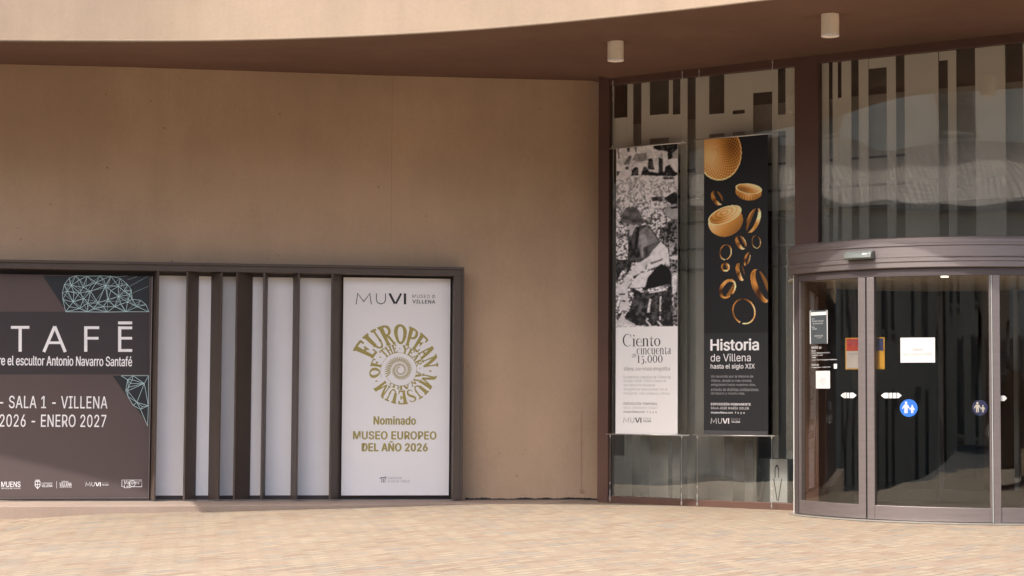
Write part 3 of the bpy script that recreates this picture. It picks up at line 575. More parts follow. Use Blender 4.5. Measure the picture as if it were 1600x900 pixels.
# motion sensor on the header
SN = Cyl(DC, DR + .056)
m = MB(); us = [SN.uv(1326, 399)[0], SN.uv(1367, 399)[0]]; z0, z1 = SN.uv(1346, 406)[1], SN.uv(1346, 393)[1]
n = 10; prof = [(0.0, z1), (.045, z1), (.085, z1 - .022), (.095, z0 + .012), (.07, z0), (0.0, z0)]; k = len(prof)
for i in range(n + 1):
    u = us[0] + (us[1] - us[0]) * i / n; sc = 1 - 0.18 * (2 * i / n - 1) ** 4
    m.v += [SN.pt(u, z, .002 + h * sc) for h, z in prof]
for i in range(n): m.f += [(i * k + j, (i + 1) * k + j, (i + 1) * k + (j + 1) % k, i * k + (j + 1) % k) for j in range(k)]
m.f += [tuple(range(k)), tuple(range(n * k, n * k + k))[::-1]]
sensor = single(m.build('motion_sensor', plain('sensor_grey', (0.15, 0.165, 0.15), 0.25), None, bevel=0.004), 'grey motion sensor box mounted on the curved door header', 'sensor')
m = MB(); mid = us[0] + .72 * (us[1] - us[0]); m.slab(SN, mid, z1 - .035, mid + .05, z1 - .025, .085, .092); m.build('indicator', 'paper', sensor)

# ================================================================== DISPLAY CASE with fins
BK = W.off(0.0); FR = W.off(0.22)
lab = thing('display_case', 'long brown metal display frame with angled fins set into the wall', 'display case', tuple(W.pt(-3, 0, 0)))
zt = FR.uv(360, 412.5)[1]; zi = FR.uv(360, 425)[1]; z0 = 0.02; ur = FR.uv(722, 600)[0]; uri = FR.uv(708.5, 600)[0]; ul = -9.9
m = MB(); m.slab(FR, ul, zi, ur, zt, -.30, 0.0); m.slab(FR, uri, z0, ur, zi, -.30, 0.0)
m.slab(FR, ul, zt - .020, ur + .012, zt + .006, -.02, .022)                        # outer lip
m.slab(FR, ur - .012, z0, ur + .012, zt - .020, -.02, .022)
m.build('frame', 'fin', lab, bevel=0.004)
FB = Plane(FR.p, FR.deg, -0.20)
m = MB(); m.slab(BK, ul, 0.01, BK.uv(703, 600)[0] + .1, zi + .02, -.05, 0.0); m.build('back_board', 'dark', lab)
zpt, zpb = BK.uv(400, 433)[1], BK.uv(400, 774)[1]
for a, b in [(248, 291), (311, 329), (347, 369), (392, 411), (417, 460), (465, 520)]:
    m = MB(); m.slab(BK, BK.uv(a - 6, 600)[0], zpb, BK.uv(b + 4 if b != 520 else b + 9, 600)[0], zpt, .004, .012); m.build('white_panel', 'white', lab)
for xf, xb in [(244.5, 236.5), (289.8, 307), (344.5, 329), (367.5, 391.5), (410.5, 415), (465.5, 457.5), (517, 532.5)]:
    fu = FR.uv(xf, 600)[0]; bu = FB.uv(xb, 600)[0]; tkn = .011
    a, b = FR.pt(fu, 0, -.004), FB.pt(bu, 0, 0); d = Vector((b.x - a.x, b.y - a.y, 0)).normalized(); nn = Vector((-d.y, d.x, 0)) * tkn
    m = MB(); m.prism([((a - nn).x, (a - nn).y), ((a + nn).x, (a + nn).y), ((b + nn).x, (b + nn).y), ((b - nn).x, (b - nn).y)], z0, zi - .001); 
    m.build('fin', 'fin', lab, bevel=0.003)

# left dark poster ----------------------------------------------------
PL = W.off(0.10)
p1 = thing('exhibition_poster', 'large dark exhibition poster with a pale wireframe head, left of the fins', 'poster', tuple(PL.pt(-4.5, 0, 0)))
m = MB(); u1 = PL.uv(234, 600)[0]; zt1 = PL.uv(120, 430)[1]; zb1 = PL.uv(120, 777)[1]; m.slab(PL, -6.3, zb1, u1, zt1, -.02, 0.0); m.build('sheet', 'p_brown', p1)
m = MB(); m.slab(PL, -6.3, zb1 - .012, u1, zb1 - .002, -.02, .012); m.slab(PL, u1 + .002, zb1 - .012, u1 + .012, zt1, -.02, .012); m.build('edging', 'anod', p1)
m = MB(); m.slab(PL, -6.3, z0, u1 + .012, zb1 - .014, -.02, .006); m.build('lower_rail', 'fin', p1)
m = MB(); uv = PL.uv
m.plate(PL, [uv(-60, 585), uv(233, 585), uv(233, 487), uv(-60, 487)], .0005, .001); m.build('title_band', 'p_dark', p1)
m = MB(); m.plate(PL, [uv(103, 486), uv(233, 486), uv(233, 431), uv(67, 431)], .0003, .0008).build('picture_ground', 'p_black', p1); m = MB().plate(PL, [uv(233, 664), uv(233, 587), uv(176, 587), uv(196, 616)], .0003, .0008)
m.build('picture_ground', 'p_black', p1)
# wireframe head: outline + inner points, joined by a Delaunay net
def net(outline, inner, h, wd, m):
    pts = [Vector(p) for p in outline + inner]; n = len(outline)
    r = delaunay_2d_cdt(pts, [(i, (i + 1) % n) for i in range(n)], [], 1, 1e-6)
    for a, b in r[1]:
        m.stroke([tuple(r[0][a]), tuple(r[0][b])], wd, pxfn(PL, h))
    return m.open()
Z = lambda X, Y: (X / 3.46, 420 + Y / 3.46)
head = [Z(*p) for p in [(355, 232), (340, 165), (337, 130), (348, 85), (375, 50), (410, 37), (470, 40), (540, 38), (600, 40), (650, 52), (690, 85), (710, 115), (715, 165), (760, 170), (790, 195), (805, 232), (680, 232), (580, 234), (470, 233)]]
inn = [Z(*p) for p in [(385, 90), (430, 130), (395, 180), (430, 60), (490, 122), (520, 75), (600, 118), (560, 55), (585, 165), (530, 185), (475, 185), (640, 150), (640, 95), (450, 100), (655, 190), (430, 215), (375, 205), (560, 205), (620, 205), (690, 180), (740, 205), (700, 140), (365, 120), (505, 215), (400, 130), (670, 120), (455, 160), (570, 90)]]
m = net(head, inn, .0014, .75, MB()); net(head[2:14] + head[-5:], [(x + random.uniform(-6, 6), y + random.uniform(-5, 5)) for x, y in inn if 440 < y < 480], .0018, .35, m)
neck = [Z(*p) for p in [(655, 578), (690, 600), (680, 660), (692, 690), (720, 738), (760, 760), (798, 850), (802, 740), (803, 578), (720, 578)]]
net(neck, [Z(780, 620), Z(740, 722), Z(705, 620), Z(770, 745), Z(695, 640), Z(690, 660), Z(715, 600)], .0014, .7, m)
for a, b in [((700, 95), (800, 40)), ((718, 130), (803, 95)), ((690, 60), (740, 42)), ((600, 45), (690, 38))]: m.stroke([Z(*a), Z(*b)], .3, pxfn(PL, .0016))
m.build('wireframe_head', 'p_cyan', p1)
# title letters S A N T A F E with bar (the part in view), stroke drawn
m = MB().open(); f2 = pxfn(PL, .0016); f3 = pxfn(PL, .0019)
m.stroke([(31.5, 549.5), (31.5, 511)], 5, f2); m.stroke([(17, 511.5), (46, 511.5)], 4.4, f3)
m.stroke([(68.5, 550), (85.5, 510)], 4.8, f2); m.stroke([(102, 550), (85.5, 510)], 4.8, f3); m.stroke([(74, 535.5), (97, 535.5)], 4.2, pxfn(PL, .0022))
m.stroke([(134, 549.5), (134, 510)], 5, f2); m.stroke([(131.8, 512), (155, 512)], 4.4, f3); m.stroke([(131.8, 528.5), (154, 528.5)], 4.2, f3)
m.stroke([(187, 549.5), (187, 510)], 5, f2); m.stroke([(184.8, 512.3), (206.5, 512.3)], 4.4, f3); m.stroke([(184.8, 528.5), (206.5, 528.5)], 4.2, f3); m.stroke([(184.8, 547.6), (206.5, 547.6)], 4.4, f3); m.stroke([(184.5, 504.5), (206.5, 504.5)], 4.6, f2)
m.stroke([(-32, 549.5), (-32, 511)], 5, f2); m.stroke([(-10, 549.5), (-10, 511)], 5, f2); m.stroke([(-32, 511), (-10, 549.5)], 5, f3)
m.build('title', 'p_white', p1)
lettering(p1, PL, 'p_white', [('sobre el escultor Antonio Navarro Santafé', -23, 556, 206.5, 571.5, dict(weight=.012)),
    ('MUSEO - SALA 1 - VILLENA', -70, 618.5, 168, 638, dict(weight=.006, spacing=1.05)), ('ENERO 2026 - ENERO 2027', -63, 647.5, 166, 667, dict(weight=.006, spacing=1.05))], .0016)
lettering(p1, PL, 'p_white', [('MUENS', 2, 752.5, 32, 761, dict(weight=.006)), ('AMIGOS DEL MUSEO', 2, 762, 32, 764), ('VILLENA', 65, 757, 82, 761, dict(weight=.006)), ('AYUNTAMIENTO', 65, 754, 82, 756), ('VILLENA', 93, 754, 112, 759.5, dict(weight=.006)), ('TURISMO', 96, 751.5, 107, 753.5), ('CIUDAD DE VILLENA', 93, 760, 112, 762),
    ("Mappers'", 194, 751, 219, 758, dict(weight=.005)), ('Lab', 194, 757.5, 205, 762.5, dict(weight=.005))], .0014, 'sponsor_mark')
m = MB().open()
m.stroke([(190.5, 750), (221.5, 750), (221.5, 760.5), (206, 760.5)], .7, f2); m.stroke([(190.5, 750), (190.5, 760.5), (194, 760.5)], .7, f2); m.stroke(arc(206.5, 755.5, 4.8, 4.8, 0, 360, 20), .8, f3)
m.stroke([(88.5, 752), (88.5, 763)], .4, f2)
m.stroke([(55, 752), (62.5, 752), (62.5, 759), (58.7, 763.5), (55, 759), (55, 752)], .9, f2); m.stroke([(55, 757), (62.5, 757)], .8, f3); m.stroke([(58.7, 752), (58.7, 763)], .8, f3); m.stroke([(55.5, 750.3), (62, 750.3)], 1.0, f2)
m.build('sponsor_mark', 'p_white', p1)
muvi(p1, PL, MT['p_white'], None, 134, 753.5, 157.5, 760, .0015, (159.5, 753.5, 169.5, 758.5), MT['soft_ink'])

# right white poster --------------------------------------------------
PR = W.off(0.06)
p2 = thing('award_poster', 'white museum nomination poster with an olive spiral emblem made of letters', 'poster', tuple(PR.pt(-1.4, 0, 0)))
m = MB(); m.slabpx(PR, 535, 434.5, 702.5, 774, -.02, 0.0); m.build('sheet', 'white', p2)
muvi(p2, PR, MT['ink'], None, 556.5, 458.5, 635.5, 475.5, .0012, (644.5, 460.5, 680, 474), MT['grey_ink'])
lettering(p2, PR, 'olive', [('Nominado', 583.5, 650.5, 650, 663.5, dict(weight=.035, spacing=1.05)), ('MUSEO EUROPEO', 551.5, 674, 682, 686.5, dict(weight=.035, spacing=1.05)), ('DEL AÑO 2026', 565, 689.5, 668.5, 705, dict(weight=.035, spacing=1.05))], .001)
m = MB().open(); g = pxfn(PR, .0011)
for x in (596.5, 599, 601.5): m.stroke([(x, 747.5), (x, 754)], .9, g)
m.stroke([(593, 747.6), (596, 746.2), (602, 746.2), (604, 747.5)], 1.1, g); m.stroke([(601.5, 745), (603, 744)], .8, g); m.build('forum_mark', 'ink', p2)
lettering(p2, PR, 'soft_ink', [('EUROPEAN', 606, 745.3, 627.5, 748.8, dict(spacing=1.1)), ('MUSEUM FORUM', 606, 750.3, 640, 753.8, dict(spacing=1.1))], .001)
# spiral of letters
cx, cy = 625.6, 578.2
tt = [0, .1, .19, .31, .44, .56, .69, .80, .87, .94, 1.06, 1.19, 1.31, 1.44, 1.56, 1.69, 1.85, 1.95, 2.1]; rr = [80.5, 76, 71.5, 64.5, 58.5, 55.5, 53.8, 52.3, 51, 48.6, 44.3, 40, 37, 35, 33.2, 31.5, 28.3, 26.5, 25]
def rad(t): return float(np.interp(t, tt, rr))
def spiral_pt(t, f, h):                        # f 0..1 across the band
    a = R_(158 - 360 * t); ro = rad(t) - .6; ri = rad(t + 1) + .9 if t < .87 else max(rad(min(t + 1, 2.1)) * .0 + np.interp(t, [.87, 1.0, 1.25, 1.5, 1.85], [33.5, 30.5, 26.5, 25.5, 24.5]), 1) 
    r = ri + (ro - ri) * f; return PR.pt(*PR.uv(cx + r * math.cos(a), cy - r * math.sin(a)), h)
m = MB().open()
for word, t0, t1 in [('EUROPEAN', 0.0, .425), ('.', .437, .452), ('MUSEUM', .462, .845), ('.', .862, .878), ('OF', .893, 1.005), ('.', 1.022, 1.037), ('THE', 1.05, 1.165), ('.', 1.178, 1.192), ('YEAR', 1.203, 1.405), ('.', 1.418, 1.432), ('AWARD', 1.445, 1.80)]:
    gap = .06; tot = sum(CAP[c][0] for c in word) + gap * (len(word) - 1); x = 0
    for c in word:
        wd, st = CAP[c]
        for k, (pts, ww) in enumerate(st):
            fn = lambda a, b, kk=k: spiral_pt(t0 + (a / tot) * (t1 - t0), b, .0010 + kk * .00015)
            m.stroke([(p[0] + x, p[1]) for p in pts], ww, fn)
        x += wd + gap
for k in range(92):                            # shell ribs
    t = k / 40.0; ro = 25.5 * math.exp(-0.62 * t) ; a = R_(205 - 360 * t); a2 = a - R_(13)
    ri = ro * .60; mid = (ro + ri) / 2
    P = lambda r, b: (cx + r * math.cos(b), cy - r * math.sin(b))
    m.stroke([P(ro, a), P(mid, a - R_(3)), P(ri, a2)], [ro * .045, ro * .075, ro * .035], pxfn(PR, .0010 + (k % 2) * .0002))
for t0, t1, off in [(0.88, 1.86, 0)]:
    m.stroke([(cx + np.interp(t, [.88, 1.0, 1.25, 1.5, 1.86], [32, 29.6, 26.2, 25.2, 24]) * math.cos(R_(158 - 360 * t)), cy - np.interp(t, [.88, 1.0, 1.25, 1.5, 1.86], [32, 29.6, 26.2, 25.2, 24]) * math.sin(R_(158 - 360 * t))) for t in np.linspace(t0, t1, 60)], .5, pxfn(PR, .0009))
m.build('spiral_emblem', 'olive', p2)

# ================================================================== HANGING BANNERS
BN = GL.off(0.10)
def grid_print(sf, x0, y0l, y0r, x1, y1, shade, parent, name, nx=130, ny=380, h=.0016):
    u0, u1 = sf.uv(x0, 400)[0], sf.uv(x1, 400)[0]; vt0, vt1 = sf.uv(x0, y0l)[1], sf.uv(x1, y0r)[1]; vb = sf.uv((x0 + x1) / 2, y1)[1]
    U = np.linspace(u0, u1, nx); f = np.linspace(0, 1, ny); UU, FF = np.meshgrid(U, f); VT = np.interp(UU, [u0, u1], [vt0, vt1]); VV = vb + (VT - vb) * FF
    X = sf.p[0] + sf.d[0] * UU + sf.n[0] * h; Y = sf.p[1] + sf.d[1] * UU + sf.n[1] * h
    PX, PY = proj(X, Y, VV); colr = shade(PX, PY).reshape(-1, 3)
    m = MB().open(); m.v = [Vector(p) for p in zip(X.ravel(), Y.ravel(), VV.ravel())]
    m.f = [(j * nx + i, j * nx + i + 1, (j + 1) * nx + i + 1, (j + 1) * nx + i) for j in range(ny - 1) for i in range(nx - 1)]
    o = m.build(name, 'print', parent); a = o.data.color_attributes.new('ink', 'FLOAT_COLOR', 'POINT')
    a.data.foreach_set('color', np.c_[colr, np.ones(len(colr))].astype(np.float32).ravel()); return o
def vnoise(px, py, s, seed):
    r = np.random.default_rng(seed).random((256, 256)); x = px / s; y = py / s; ix = np.floor(x).astype(int); iy = np.floor(y).astype(int); fx = x - ix; fy = y - iy
    fx = fx * fx * (3 - 2 * fx); fy = fy * fy * (3 - 2 * fy); g = lambda a, b: r[a % 256, b % 256]
    return (g(ix, iy) * (1 - fx) + g(ix + 1, iy) * fx) * (1 - fy) + (g(ix, iy + 1) * (1 - fx) + g(ix + 1, iy + 1) * fx) * fy
def harvest(px, py):
    v = np.zeros(px.shape)
    n1, n2, n3 = vnoise(px, py, 1.9, 1), vnoise(px, py, 3.4, 2), vnoise(px, py, 11, 3)
    fieldn = np.clip((0.62 * n1 + 0.38 * n2 - 0.40) * 4.2, 0, 1) * .62 + .08
    far = np.clip((0.6 * n1 + 0.4 * n2 - 0.25) * 2.4, 0, 1) * .40 + .28
    f = np.clip((py - 275) / 75, 0, 1); v = far * (1 - f) + fieldn * f
    v = np.where(py < 276, .55 + .25 * (n3 - .5) + .2 * (n1 - .5), v)
    Q1 = lambda L: [(950 + x / 5, 210 + y / 5) for x, y in L]; Q2 = lambda L: [(950 + x / 6, 370 + y / 6) for x, y in L]
    def put(poly, val, tex=.0, s=2.2, seed=9):
        nonlocal v; k = blob(px + (vnoise(px, py, 2.5, 31) - .5) * .6, py + (vnoise(px, py, 2.5, 32) - .5) * .6, poly); t = vnoise(px, py, s, seed) - .5
        v = np.where(k, np.clip(val + tex * t, .01, .9), v)
    # street in the background
    for L, val in [([(355, 60), (547, 60), (547, 125), (505, 185), (470, 200), (460, 130), (400, 125), (355, 112)], .03), ([(145, 80), (170, 78), (172, 135), (150, 140)], .08), ([(75, 110), (85, 110), (92, 190), (78, 185)], .15), ([(210, 90), (222, 90), (225, 140), (213, 140)], .12),
        ([(120, 235), (165, 165), (185, 168), (165, 235)], .12), ([(190, 200), (215, 150), (300, 145), (310, 200), (240, 215)], .22), ([(235, 225), (300, 225), (315, 285), (240, 290)], .62), ([(180, 325), (185, 280), (210, 255), (235, 260), (238, 320)], .03), ([(130, 255), (165, 250), (168, 320), (130, 320)], .6), ([(133, 255), (160, 252), (160, 275), (136, 276)], .05),
        ([(258, 320), (265, 290), (280, 252), (300, 255), (320, 290), (390, 300), (440, 290), (448, 250), (482, 235), (520, 290), (545, 300), (545, 330), (400, 325)], .04), ([(315, 190), (345, 185), (362, 275), (310, 270)], .06), ([(395, 180), (432, 190), (432, 300), (395, 300)], .05), ([(430, 140), (466, 140), (460, 200), (442, 280), (430, 280)], .6), ([(500, 150), (547, 110), (547, 190), (505, 190)], .3), ([(475, 195), (547, 192), (547, 285), (505, 262)], .6), ([(363, 255), (395, 255), (395, 285), (363, 285)], .6), ([(67, 285), (120, 290), (95, 325), (67, 320)], .08), ([(67, 340), (95, 290), (120, 290), (105, 360)], .58), ([(430, 330), (520, 335), (520, 350), (430, 350)], .08)]: put(Q1(L), val, .12)
    put(Q1([(338, 490), (420, 484), (432, 520), (345, 522)]), .05); put(Q1([(438, 495), (520, 448), (550, 470), (550, 575), (490, 545)]), .04); put(Q1([(515, 330), (550, 315), (550, 400), (520, 370)]), .55)
    # straw hat, darker field around the figure
    put(Q1([(440, 600), (470, 550), (530, 545), (550, 560), (550, 665), (500, 660), (455, 635)]), .42); k = blob(px, py, Q1([(440, 600), (470, 550), (530, 545), (550, 560), (550, 665), (500, 660), (455, 635)])); v = np.where(k, v * (.75 + .3 * np.sin(np.hypot(px - 1056, (py - 326) * 1.3) * 2.2)), v); put(Q1([(480, 568), (550, 556), (550, 580), (500, 582)]), .03)
    put(Q1([(490, 665), (550, 660), (550, 900), (470, 900), (500, 830), (430, 815), (400, 760)]), .10, .3)
    put(Q2([(480, 0), (655, 0), (655, 830), (600, 830), (560, 200)]), .12, .55, 1.8); put(Q2([(570, 60), (625, 55), (612, 130), (578, 172)]), .35, .3); put(Q2([(575, 190), (655, 170), (655, 215), (590, 215)]), .55); put(Q2([(598, 350), (650, 340), (640, 520), (600, 540)]), .5, .3)
    put(Q2([(75, 215), (180, 210), (215, 262), (180, 300), (130, 320), (75, 440)]), .05, .08); put(Q2([(190, 0), (250, 0), (250, 160), (200, 330), (170, 330), (185, 180)]), .05)
    put(Q2([(250, 150), (298, 205), (262, 240), (246, 220)]), .55)
    # headscarf, face, back, apron, arm
    put(Q1([(97, 672), (105, 622), (150, 572), (200, 562), (240, 590), (268, 640), (285, 690), (262, 705), (200, 705), (130, 722)]), .13)
    k = blob(px, py, Q1([(97, 672), (105, 622), (150, 572), (200, 562), (240, 590), (268, 640), (285, 690), (262, 705), (200, 705), (130, 722)])); v = np.where(k, np.clip(.035 + .15 * (np.sin(px * 2.1 + py * .8) * np.sin(py * 2.4 - px * .5) > -.05), 0, 1), v)
    put(Q1([(118, 690), (160, 700), (228, 715), (205, 770), (190, 790), (170, 792), (158, 770), (152, 742)]), .40, .1); put(Q1([(150, 740), (170, 748), (165, 790), (150, 780)]), .08); put(Q1([(140, 700), (165, 702), (160, 720), (145, 715)]), .07)
    put(Q1([(215, 725), (290, 703), (350, 745), (398, 820), (415, 900), (415, 1000), (170, 1000), (165, 840), (185, 790)]), .06, .06)
    put(Q1([(240, 760), (300, 720), (350, 760), (390, 830), (400, 900), (330, 1000), (260, 960), (235, 850)]), .20, .10, 4); put(Q1([(255, 790), (290, 780), (310, 840), (300, 960), (270, 950)]), .30, .1, 4); put(Q1([(225, 730), (250, 712), (242, 800), (225, 900), (205, 900)]), .02)
    put(Q2([(330, 100), (480, 40), (490, 60), (400, 150), (390, 200), (330, 210)]), .10)
    put(Q2([(495, 45), (560, 110), (578, 270), (540, 250), (430, 285), (340, 322), (300, 322), (390, 190), (400, 150)]), .62, .18, 3)
    put(Q2([(395, 240), (510, 205), (516, 216), (400, 262)]), .12); put(Q2([(345, 295), (360, 255), (372, 258), (352, 315)]), .15)
    put(Q2([(392, 178), (394, 232), (255, 370), (180, 425), (140, 450), (148, 395), (262, 268)]), .55, .12, 4); put(Q2([(232, 372), (330, 325), (340, 332), (240, 395)]), .04)
    put(Q2([(230, 480), (320, 522), (550, 490), (600, 440), (612, 835), (250, 835), (150, 750), (200, 690), (240, 560)]), .055, .08)
    put(Q2([(425, 312), (500, 250), (572, 290), (602, 370), (592, 442), (320, 505), (330, 460), (365, 375)]), .018); put(Q2([(222, 425), (300, 342), (432, 312), (372, 382), (345, 472), (300, 470), (252, 482), (232, 470)]), .60, .06); put(Q2([(245, 465), (265, 475), (325, 510), (310, 522)]), .55)
    put(Q2([(385, 519), (550, 487), (550, 500), (390, 530)]), .62)
    for L in ([(388, 580), (405, 580), (388, 710), (365, 712)], [(485, 560), (498, 560), (497, 696), (482, 696)], [(483, 742), (496, 742), (494, 780), (480, 780)], [(362, 762), (378, 762), (376, 780), (362, 780)], [(350, 780), (368, 785), (412, 838), (395, 838)], [(458, 788), (475, 790), (512, 838), (494, 838)], [(600, 570), (615, 575), (612, 600), (598, 600)], [(603, 620), (620, 600), (616, 640), (600, 645)]): put(Q2(L), .55, .35, 1.2)
    put(Q2([(78, 445), (150, 450), (215, 410), (232, 405), (182, 482), (196, 660), (186, 697), (100, 680), (122, 600), (78, 520)]), .52, .1); 
    for L in ([(100, 532), (160, 532), (160, 546), (100, 546)], [(125, 595), (168, 597), (168, 610), (125, 610)]): put(Q2(L), .04)
    put(Q2([(75, 770), (140, 700), (160, 772), (240, 810), (272, 845), (70, 845)]), .48, .25); put(Q2([(75, 765), (110, 715), (132, 715), (92, 790)]), .05)
    for ax in (0, 1):
        a = np.pad(v, [(1, 1) if k == ax else (0, 0) for k in (0, 1)], mode='edge'); a = np.moveaxis(a, ax, 0); sm = (a[:-2] + 2 * a[1:-1] + a[2:]) / 4; v = np.moveaxis(sm, 0, ax)
    v = v + .10 * (vnoise(px, py, 5.0, 41) - .5) * (v > .03)
    v = np.clip((v - .03) * 1.55 * (0.93 + .14 * n1), 0.010, .93); return np.stack([v * 1.02, v * .985, v * 1.0], -1)
def gold(px, py):
    out = np.empty(px.shape + (3,)); out[:] = (.0125, .0125, .0145)
    def tone(s): s = np.clip(s, 0, 1)[..., None]; a, b, c = np.array([.06, .017, .003]), np.array([.62, .27, .05]), np.array([1.0, .80, .42]); return np.where(s < .5, a + (b - a) * s * 2, b + (c - b) * (s - .5) * 2)
    def loc(cx, cy, rx, ry, rot):
        c, s = math.cos(R_(rot)), math.sin(R_(rot)); x = px - cx; y = py - cy; return (x * c + y * s) / rx, (-x * s + y * c) / ry
    def ell(cx, cy, rx, ry, rot, shade, lim=None):
        x, y = loc(cx, cy, rx, ry, rot); k = (x * x + y * y <= 1)
        if lim is not None: k &= lim(x, y)
        out[k] = tone(shade(x, y))[k]
    def band(cx, cy, rx, ry, rot, dx, inn, ph=0, thin=1.0, gap=None):   # a ring seen at an angle: outer ellipse, hole shifted along its short axis
        x, y = loc(cx, cy, rx, ry, rot); x2 = (x - dx) / inn; y2 = y / thin; ang = np.arctan2(y, x)
        k = (x * x + y * y <= 1) & (x2 * x2 + y2 * y2 > 1)
        if gap is not None: k &= np.abs(np.angle(np.exp(1j * (ang - R_(gap[0]))))) > R_(gap[1])
        s = .50 + .34 * np.sin(ang * 1.0 + ph) + .22 * np.cos(3 * ang + ph) + .12 * (vnoise(px, py, 1.4, 5) - .5)
        out[k] = tone(s)[k]
        k2 = (x2 * x2 + y2 * y2 <= 1) & (x * x + y * y <= 1)
        if inn < .82: out[k2 & ((x - dx * 1.0) * np.sign(dx or 1) > inn * .30)] = tone(np.full(px.shape, .17))[k2 & ((x - dx * 1.0) * np.sign(dx or 1) > inn * .30)]
    A4 = lambda X, Y: (1090 + X / 5.625, 200 + Y / 5.625); B5 = lambda X, Y: (1090 + X / 5.29, 350 + Y / 5.29)
    c = A4(190, 215)
    rr2 = lambda x, y: np.hypot(x + .2, y + .05)
    ell(*c, 35.2, 43.8, 0, lambda x, y: .46 + .22 * np.sin(rr2(x, y) * 46) * np.cos(np.arctan2(y + .05, x + .2) * 40) + .30 * np.exp(-((x + .35) ** 2 + (y - .15) ** 2) * 2.6) - .34 * np.exp(-((x - .55) ** 2 * 4 + (y + .25) ** 2 * 2)) + np.where(np.hypot(x, y) > .945, .38, 0))
    # upper small bowl
    c = A4(448, 548); ell(c[0], c[1] + 2.5, 20.5, 13.2, 6, lambda x, y: .60 - .30 * y + .1 * np.sin(x * 30) * (y > .4) + .15 * np.cos(x * 4), lambda x, y: y > -.35)
    c = A4(450, 533); ell(*c, 20.8, 8.0, 7, lambda x, y: np.where(np.hypot(x, y) > .88, .92, .62 - .30 * y * 1.0 - .28 * np.exp(-((x + .3) ** 2 * 3 + (y - .1) ** 2 * 5)) + .25 * x))
    # big bowl
    c = A4(240, 818); ell(c[0] + 1, c[1], 27.5, 24.0, -20, lambda x, y: .60 - .35 * y - .25 * x * .8 + .14 * np.sin(y * 38) * np.cos(x * 50), lambda x, y: y > -.3)
    c = A4(240, 765); ell(*c, 27.6, 12.4, -22, lambda x, y: np.where(np.hypot(x, y) > .92, .95, .66 + .10 * np.sin(np.hypot(x, y + .3) * 22) + .22 * x - .22 * np.exp(-((x + .5) ** 2 + (y - .2) ** 2) * 4)))
    band(*A4(170, 615), 8.2, 12.5, -30, .42, .66, 1.0); band(*A4(490, 812), 9.8, 20.5, 22, -.18, .58, 2.2)
    band(*B5(357, 153), 7.6, 11.6, -28, .28, .55, .6); band(*B5(408, 290), 4.6, 10.6, 16, .28, .55, 1.6); band(*B5(352, 396), 6.2, 14.2, -14, .62, .62, 1.2)
    band(*B5(485, 148), 7.0, 10.1, -8, 0, .87, .2, .92); band(*B5(232, 233), 9.5, 12.4, 10, 0, .83, .9, .88, (75, 7)); band(*B5(230, 357), 6.8, 7.0, -25, .0, .62, .4, .68)
    band(*B5(247, 535), 11.8, 16.4, 32, .12, .68, 2.4, .80, (20, 9)); band(*B5(520, 512), 12.5, 27.5, -22, .36, .66, 1.9, .94); band(*B5(383, 722), 17.8, 20.6, -22, 0, .885, .3, .90, (128, 7))
    x, y = loc(*B5(520, 512), 12.5, 27.5, -22); k = (np.abs(np.hypot(x, y) - .86) < .045) & (x < -.1) & (np.sin(np.arctan2(y, x) * 60) > .1); out[k] = (.16, .05, .01)
    out = np.clip(out * 1.25, 0, 1); out *= (0.94 + .12 * vnoise(px, py, 1.1, 8))[..., None]; return out
def wire(m, sf, x0, y0, x1, y1, r=.0022, h=0.0):
    a = sf.pt(*sf.uv(x0, y0), h); b = sf.pt(*sf.uv(x1, y1), h); m.tube([a, b], r, 6); return a, b
def banner(name, label, x0, x1, tl, tr, bl, br, bars, wires, loc):
    o = thing(name, label, 'banner', loc, 'banners hung on wires before the glass')
    for (ax, ay, bx, by) in bars:
        m = MB(); wire(m, BN, ax, ay, bx, by, .0075, .004); m.build('bar', 'steel', o, smooth=True)
    for (ax, ay, bx, by) in wires:
        m = MB(); p, q = wire(m, BN, ax, ay, bx, by, .0013); c = m.build('cable', 'steel', o)
        m = MB(); up = (q - p).normalized(); L = (q - p).length
        e = p if ay < 300 else q; s = up if ay < 300 else -up
        m.tube([e + s * .01, e + s * .035, e + s * .05, e + s * .12, e + s * .135], [.008, .008, .003, .005, .002], 8); m.tube([e + s * .18, e + s * .20, e + s * .215], [.002, .007, .002], 8)
        f = q if ay < 300 else p; s2 = -s
        m.tube([f + s2 * .0, f + s2 * .02, f + s2 * .035], [.007, .007, .003], 8)
        m.build('turnbuckle', 'steel', c, smooth=True)
    return o
b1 = banner('hanging_banner', 'white-footed banner with a black and white harvest photograph of a woman in a headscarf', 962.5, 1059, 0, 0, 0, 0,
    [(953, 232.5, 1071, 222.5), (947.5, 678.3, 1077, 680.3)], [(957.5, 124, 957, 231.5), (1066, 109, 1066.3, 222.5), (953.5, 679, 953, 785), (1065, 680.5, 1064.7, 791)], tuple(BN.pt(.5, 0)))
def sheet(parent, x0, x1, ytl, ytr, yb, mat):
    u0, u1 = BN.uv(x0, 450)[0], BN.uv(x1, 450)[0]; m = MB()
    m.plate(BN, [(u0, BN.uv(x0, yb)[1]), (u1, BN.uv(x1, yb + .7)[1]), (u1, BN.uv(x1, ytr)[1]), (u0, BN.uv(x0, ytl)[1])], -.001, .001); return m.build('fabric', mat, parent)
sheet(b1, 962.5, 1059, 231.2, 223.3, 678.4, 'paper')
grid_print(BN, 962.6, 230.7, 222.9, 1058.9, 510.5, harvest, b1, 'photograph')
H = .0014
m = MB()
def sl(s, x0, y0, x1, y1, ym=1.0):
    f = boxfn(BN, x0, y0, x1, y1, H); serif_line(m, LOW, s, lambda a, b, kk: f(a, b / ym) + Vector((BN.n[0] * kk, BN.n[1] * kk, 0)))
